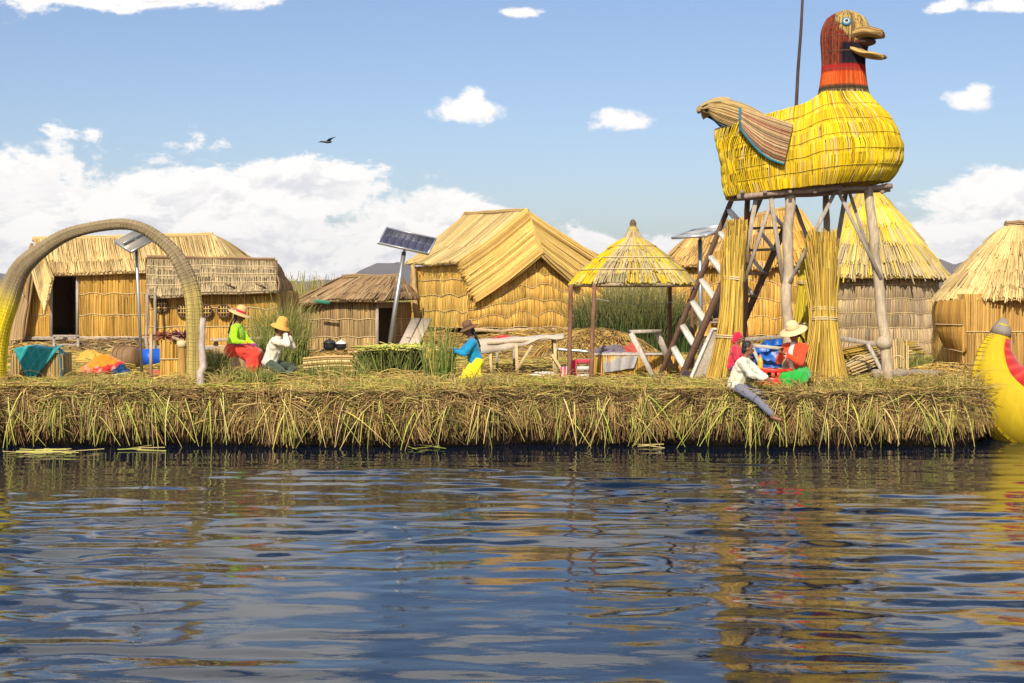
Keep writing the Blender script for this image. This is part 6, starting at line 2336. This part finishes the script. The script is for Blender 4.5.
def person(label, base, face, seat, s=1.0, lean=12, hands=((.30, .10, .28), (.30, -.10, .28)), knees=.0, feet=None, head=(0, 10),
           jacket=(.5, .5, .5), cuff=None, lower='skirt', lower_col=(.5, .05, .03), hat=None, hair='braid', jacket_fn=None, foot_col=None, legs=True, sash=None):
    """a seated figure. Local axes: x the way the body faces, y its left, z up from the base; hands are given from the shoulder line centre.
    head = (turn to its left, nod) in degrees"""
    base = np.asarray(base, float)
    root = empty('person', base, label, 'person')
    fc, fs = math.cos(face), math.sin(face)

    def L(p):
        p = np.asarray(p, float)
        return base + np.stack([p[..., 0] * fc - p[..., 1] * fs, p[..., 0] * fs + p[..., 1] * fc, p[..., 2]], -1)
    le = math.radians(lean)
    tv = V3(math.sin(le), 0, math.cos(le))
    pel = V3(0, 0, seat + .10 * s)
    chest = pel + tv * .28 * s + V3(.01, 0, 0)
    neck = pel + tv * .47 * s + V3(.01, 0, 0)
    hc = neck + V3(math.sin(le) * .10, 0, .165) * s + V3(.02 * s, 0, 0)
    shl = [neck + V3(-.01, sg * .165, -.06) * s for sg in (1, -1)]
    wr, el = [], []
    for i, sg in enumerate((1, -1)):
        tgt = neck + V3(*hands[i]) * s
        e, w = ik(shl[i], tgt, .26 * s, .235 * s, V3(-.25, sg * .55, -.8))
        el.append(e)
        wr.append(w)
    hip = [pel + V3(.02, sg * .085, -.02) * s for sg in (1, -1)]
    kz = 1.0 if knees < .9 else .12
    feet = feet or ((.40 * s, .10 * s, .06), (.42 * s, -.10 * s, .06))
    kn, an = [], []
    for i, sg in enumerate((1, -1)):
        k, a = ik(hip[i], V3(*feet[i]), .40 * s, .40 * s, V3(.6 if kz > .5 else .35, sg * knees, kz) if knees < 2 else V3(1, sg * .25, -.3))
        kn.append(k)
        an.append(a)
    ty, tp = math.radians(head[0]), math.radians(head[1])
    Rz = np.array(((math.cos(ty), -math.sin(ty), 0), (math.sin(ty), math.cos(ty), 0), (0, 0, 1)))
    Ry = np.array(((math.cos(tp), 0, math.sin(tp)), (0, 1, 0), (-math.sin(tp), 0, math.cos(tp))))
    HR = Rz @ Ry
    Hd = lambda x, y, z: hc + HR @ (V3(x, y, z) * s)
    # ---------------- body
    b = MB()
    sk = np.array(SKIN)
    cap = lambda p, q, r0, r1, m=b: m.cap(L(p), L(q), r0 * s, r1 * s, sk)
    Wm = np.array(((fc, -fs, 0), (fs, fc, 0), (0, 0, 1)))

    def ell(c, r, m=b, R=None):
        m.ell(L(c), np.array(r) * s, sk, rot=Wm @ (R if R is not None else np.eye(3)))
    ell(pel, (.12, .155, .12))
    cap(pel, chest, .115, .125)
    ell(chest + tv * .05 * s, (.11, .155, .14))
    cap(chest + tv * .1 * s, neck, .08, .052)
    cap(neck, hc + V3(-.01, 0, -.04) * s, .052, .05)
    ell(Hd(0, 0, .02), (.092, .074, .10), R=HR)                    # skull
    ell(Hd(.022, 0, -.045), (.068, .056, .072), R=HR)              # jaw
    b.cap(L(Hd(.083, 0, .018)), L(Hd(.104, 0, -.022)), .011 * s, .017 * s, sk)    # nose
    ell(Hd(.075, 0, .034), (.02, .05, .012), R=HR)                 # brow
    ell(Hd(.078, 0, -.062), (.018, .026, .012), R=HR)              # lips
    for sg in (1, -1):
        ell(Hd(-.005, sg * .074, -.005), (.022, .01, .032), R=HR)
    for i, sg in enumerate((1, -1)):
        cap(shl[i], el[i], .052, .042)
        cap(el[i], wr[i], .042, .028)
        fd = wr[i] - el[i]
        fd /= np.linalg.norm(fd)
        sdv = np.cross(fd, V3(0, 0, 1))
        sdv /= np.linalg.norm(sdv) + 1e-9
        dn = np.cross(sdv, fd)
        palm = wr[i] + fd * .045 * s
        for q in (-.024, -.008, .008, .024):
            ln = (.040 if abs(q) < .01 else .033) * s
            p0 = palm + fd * .03 * s + sdv * q * s
            p1 = p0 + fd * ln + dn * -.008 * s
            p2 = p1 + fd * ln * .55 - dn * .022 * s
            b.cap(L(wr[i]), L(p0), .02 * s, .012 * s, sk, 8)
            b.cap(L(p0), L(p1), .0095 * s, .0088 * s, sk, 8)
            b.cap(L(p1), L(p2), .0088 * s, .0078 * s, sk, 8)
        th0 = wr[i] + fd * .018 * s - sdv * sg * .022 * s
        th1 = th0 + (fd * .6 - sdv * sg * .7) * .038 * s
        b.cap(L(th0), L(th1), .012 * s, .0105 * s, sk, 8)
        b.cap(L(th1), L(th1 + fd * .028 * s), .0105 * s, .009 * s, sk, 8)
    if legs:
        for i in range(2):
            cap(hip[i], kn[i], .078, .055)
            cap(kn[i], an[i], .052, .036)
            d = V3(*feet[i]) - kn[i]
            fwd = V3(1, 0, -.15) if foot_col is None else V3(.95, 0, -.3)
            fwd /= np.linalg.norm(fwd)
            cap(an[i] + V3(-.02, 0, -.025) * s, an[i] + (fwd * .13 + V3(0, 0, -.03)) * s, .034, .026)
    me, co = remesh(b, .0105 * max(s, .7), 2)
    paint(me, co, flatcol(SKIN))
    link_mesh('body', me, 'skin', root, smooth=True)
    # eyes, mouth
    for sg in (1, -1):
        e = MB().ell(L(Hd(.083, sg * .031, .014)), V3(.011, .015, .010) * s, np.array((.6, .58, .54)), rot=Wm @ HR).obj('eye', 'plastic', root, smooth=True)
        MB().ell(L(Hd(.092, sg * .031, .014)), V3(.005, .007, .007) * s, np.array((.02, .012, .01)), rot=Wm @ HR).obj('pupil', 'plastic', e, smooth=True)
    MB().ell(L(Hd(.092, 0, -.062)), V3(.008, .024, .006) * s, np.array((.16, .045, .035)), rot=Wm @ HR).obj('mouth', 'skin', root, smooth=True)
    # ---------------- jacket
    j = MB()
    ell(pel + V3(0, 0, .0), (.15, .185, .13), j)
    cap(pel + V3(0, 0, .02), chest, .145, .15, j)
    ell(chest + tv * .04 * s, (.135, .185, .16), j)
    cap(chest + tv * .1 * s, neck + V3(0, 0, -.035) * s, .115, .085, j)
    for i in range(2):
        j.cap(L(neck + V3(0, 0, -.05) * s), L(shl[i]), .085 * s, .075 * s, sk)
        cap(shl[i], el[i], .078, .066, j)
        cap(el[i], el[i] + (wr[i] - el[i]) * .93, .066, .050, j)
    me, co = remesh(j, .014, 2, .017 * s, 9.5 / s, base[0])
    cuffs = [L(w) for w in wr]

    def jc(co):
        c = np.tile(np.array(jacket, float), (len(co), 1))
        if jacket_fn is not None:
            c = jacket_fn(co, c, L, locals())
        if cuff is not None:
            for w in cuffs:
                c[np.linalg.norm(co - w, axis=1) < .075 * s] = cuff
        if sash is not None:
            z0 = L(pel)[2]
            c[(co[:, 2] < z0 + .12 * s)] = sash
        return c
    paint(me, co, jc)
    link_mesh('jacket', me, 'cloth', root, smooth=True)
    # ---------------- skirt or trousers
    k = MB()
    if lower == 'skirt':
        for i in range(2):
            cap(hip[i] + V3(-.04, 0, 0), kn[i], .15, .125, k)
            cap(kn[i], an[i] * .62 + kn[i] * .38, .125, .15, k)
        cap((hip[0] + hip[1]) / 2, (kn[0] + kn[1]) / 2, .14, .12, k)
        cap((kn[0] + kn[1]) / 2, ((an[0] + an[1]) / 2 + (kn[0] + kn[1]) / 2) / 2, .12, .16, k)
        me, co = remesh(k, .016, 4, .03 * s, 7.0, base[1])
        me_name = 'skirt'
    else:
        ell(pel + V3(.01, 0, -.03), (.145, .175, .11), k)
        for i in range(2):
            cap(hip[i], kn[i], .095, .072, k)
            cap(kn[i], an[i] + (kn[i] - an[i]) * .12, .07, .055, k)
        me, co = remesh(k, .013, 3, .009, 10.0, base[1])
        me_name = 'trousers'
    paint(me, co, flatcol(lower_col))
    link_mesh(me_name, me, 'cloth', root, smooth=True)
    # ---------------- hair
    hm = MB()
    hm.ell(L(Hd(-.022, 0, .035)), V3(.093, .084, .102) * s, sk, rot=Wm @ HR)
    hm.ell(L(Hd(-.055, 0, -.03)), V3(.055, .078, .075) * s, sk, rot=Wm @ HR)
    if hair == 'braid':
        for sg in (1, -1):
            p = [Hd(-.05, sg * .065, -.05), Hd(-.075, sg * .085, -.14), Hd(-.06, sg * .10, -.25), Hd(-.05, sg * .10, -.36)]
            for a_, b_ in zip(p[:-1], p[1:]):
                hm.cap(L(a_), L(b_), .024 * s, .019 * s, sk)
    me, co = remesh(hm, .011, 2, .006, 30)
    paint(me, co, flatcol((.018, .013, .011)))
    link_mesh('hair', me, 'hair', root, smooth=True)
    # ---------------- hat
    if hat:
        kind = hat['kind']
        M3 = Wm @ HR
        o_ = L(Hd(-.008, 0, hat.get('z', .065)))
        rb, hc_, bc, bd = hat['brim'] * s, hat['h'] * s, hat['col'], hat.get('band')
        if kind == 'brim':
            pr = [(.083 * s, .0), (rb * .75, -.012 * s), (rb, -.028 * s), (rb, -.020 * s), (rb * .72, .004 * s), (.098 * s, .014 * s), (.094 * s, hc_ * .62), (.082 * s, hc_ * .88), (.05 * s, hc_), (.002, hc_ * .99)]
            cols = np.tile(np.array(bc, float), (len(pr), 1))
            th = np.linspace(0, 2 * PI, 30, endpoint=False)
            ht = MB().lathe(pr, o_, cols, 30, axis=M3).obj('hat', 'straw', root, smooth=True)
            if bd is not None:
                MB().lathe([(.099 * s, .016 * s), (.102 * s, .02 * s), (.100 * s, .058 * s), (.096 * s, .06 * s)], o_, np.array(bd), 30, axis=M3).obj('hat_band', 'cloth', ht, smooth=True)
        elif kind == 'bell':
            pr = [(.092 * s, -.02 * s), (rb, -.055 * s), (rb, -.045 * s), (rb * .86, -.01 * s), (.108 * s, .02 * s), (.102 * s, hc_ * .6), (.08 * s, hc_ * .9), (.04 * s, hc_), (.002, hc_)]
            MB().lathe(pr, o_, np.array(bc), 30, axis=M3).obj('hat', 'straw', root, smooth=True)
        else:
            hd_ = MB()
            hd_.ell(L(Hd(-.02, 0, .035)), V3(.105, .098, .118) * s, sk, rot=Wm @ HR)
            hd_.ell(L(Hd(-.06, 0, -.06)), V3(.075, .095, .10) * s, sk, rot=Wm @ HR)
            hd_.cap(L(Hd(.06, -.05, .07)), L(Hd(.06, .05, .07)), .026 * s, .026 * s, sk)
            hd_.cap(L(Hd(.095, -.04, .06)), L(Hd(.095, .04, .06)), .018 * s, .018 * s, sk)
            me, co = remesh(hd_, .012, 3, .008, 14)
            paint(me, co, flatcol(bc))
            link_mesh('hood', me, 'cloth', root, smooth=True)
    return root


def ground(px, Y, z=1.0):
    return V3((px - 512) * Y / F, Y, z)


# woman in green, sitting, in profile to the right
person('seated woman in lime green jacket and red skirt by the arch', ground(234, 26.0), math.radians(-8), .42, 1.0, lean=8,
       hands=((.30, .06, -.40), (.22, -.16, -.34)), feet=((.30, .10, .06), (.36, -.10, .06)), head=(0, 22),
       jacket=(.36, .68, .015), cuff=(.66, .40, .03), lower='skirt', lower_col=(.72, .055, .03), sash=(.36, .015, .22),
       hat=dict(kind='brim', brim=.235, h=.15, col=(.60, .42, .18), band=(.62, .02, .05), z=.055))
# person in white, hand to the mouth
person('person in white sweater and tan hat raising a hand to the face', ground(270, 25.5), math.radians(-12), .22, 1.0, lean=18, knees=1.0,
       hands=((.20, .05, .02), (.16, -.05, .07)), feet=((.36, -.08, .08), (.30, .08, .06)), head=(0, 20),
       jacket=(.66, .60, .46), lower='trousers', lower_col=(.05, .07, .045), hair='short',
       hat=dict(kind='bell', brim=.19, h=.17, col=(.62, .34, .07), z=.05))
# woman in blue with a brown hat, facing left
person('seated woman in blue jacket, yellow skirt and brown hat', ground(476, 25.0), math.radians(190), .22, .94, lean=10, knees=2.0,
       hands=((.34, .08, -.22), (.36, -.08, -.2)), feet=((-.14, .10, .06), (-.14, -.10, .06)), head=(0, 24),
       jacket=(.01, .24, .44), lower='skirt', lower_col=(.74, .62, .015),
       hat=dict(kind='brim', brim=.20, h=.14, col=(.17, .09, .045), band=(.09, .05, .03), z=.06))
# boy on the edge of the bank
person('barefoot boy in white jacket sitting on the bank edge', ground(736, float(edge_y(3.75)) - .06, .95), math.radians(-26), .0, .98, lean=18,
       hands=((.40, .0, -.34), (.36, -.10, -.34)), feet=((.60, .10, -.38), (.66, -.06, -.40)), head=(16, 10),
       jacket=(.66, .62, .46), lower='trousers', lower_col=(.17, .17, .21), hair='short', foot_col=1)
# child in the red hood behind him
person('small child in red hood behind the boy in white', ground(733, 24.2, 1.0), math.radians(-25), .22, .78, lean=8,
       hands=((.26, .08, -.26), (.26, -.08, -.26)), feet=((.36, .10, .06), (.36, -.10, .06)), head=(0, 14),
       jacket=(.62, .025, .06), lower='trousers', lower_col=(.10, .05, .12), hair='short', hat=dict(kind='hood', brim=.1, h=.1, col=(.62, .02, .05)))


def red_front(co, c, L, env):
    # white blouse showing between the open fronts of the cardigan, pale hem
    base = L(V3(0, 0, 0))
    d = L(V3(1, 0, 0)) - base
    sidev = L(V3(0, 1, 0)) - base
    q = co - base
    f, y, z = q @ d, q @ sidev, q[:, 2]
    c[(np.abs(y) < .045) & (f > .02) & (z > .2)] = (.62, .6, .56)
    c[z < .16] = (.62, .55, .46)
    return c


person('woman in orange red cardigan and straw hat beside the crate', ground(797, 24.0, 1.0), math.radians(222), .08, 1.1, lean=6, knees=1.0,
       hands=((.25, .03, -.17), (.26, -.06, -.12)), feet=((.34, -.08, .06), (.28, .08, .05)), head=(0, 24),
       jacket=(.78, .07, .02), lower='skirt', lower_col=(.015, .36, .04), jacket_fn=red_front,
       hat=dict(kind='brim', brim=.225, h=.14, col=(.68, .52, .28), band=(.62, .44, .2), z=.055))


# ------------------------------------------------------------------ bird
def bird():
    Y = 90.0
    c = W(327, 142, Y)
    root = empty('bird', c, 'small dark bird gliding above the clouds on the left', 'bird')
    m = MB()
    m.tube([c + V3(-.32, 0, -.02), c + V3(-.2, 0, 0), c + V3(0, 0, .0), c + V3(.22, 0, .0), c + V3(.32, 0, .02)], [.02, .05, .09, .07, .02], np.array((.02, .02, .022)), 10)
    m.obj('body', 'hair', root, smooth=True)
    for sg, dz in ((-1, .02), (1, .28)):
        P = np.array([[c + V3(-.12, 0, .02), c + V3(.14, 0, .02)], [c + V3(-.16 + sg * .3, -.2 * sg, .06 + dz * .5), c + V3(.10 + sg * .28, -.2 * sg, .06 + dz * .5)], [c + V3(sg * .55, -.45 * sg, dz), c + V3(sg * .58 + .03, -.45 * sg, dz)]])
        MB().slab(P, .02, np.array((.02, .02, .022))).obj('wing', 'hair', root)
    P = np.array([[c + V3(-.3, -.03, 0), c + V3(-.55, -.1, .0)], [c + V3(-.3, .03, 0), c + V3(-.55, .1, .0)]])
    MB().slab(P, .015, np.array((.02, .02, .022))).obj('tail', 'hair', root)


bird()

scene.cycles.max_bounces = 6
scene.cycles.diffuse_bounces = 3
scene.cycles.glossy_bounces = 3
scene.cycles.transmission_bounces = 2
scene.cycles.volume_bounces = 0
world.cycles.sampling_method = 'MANUAL'
world.cycles.sample_map_resolution = 512
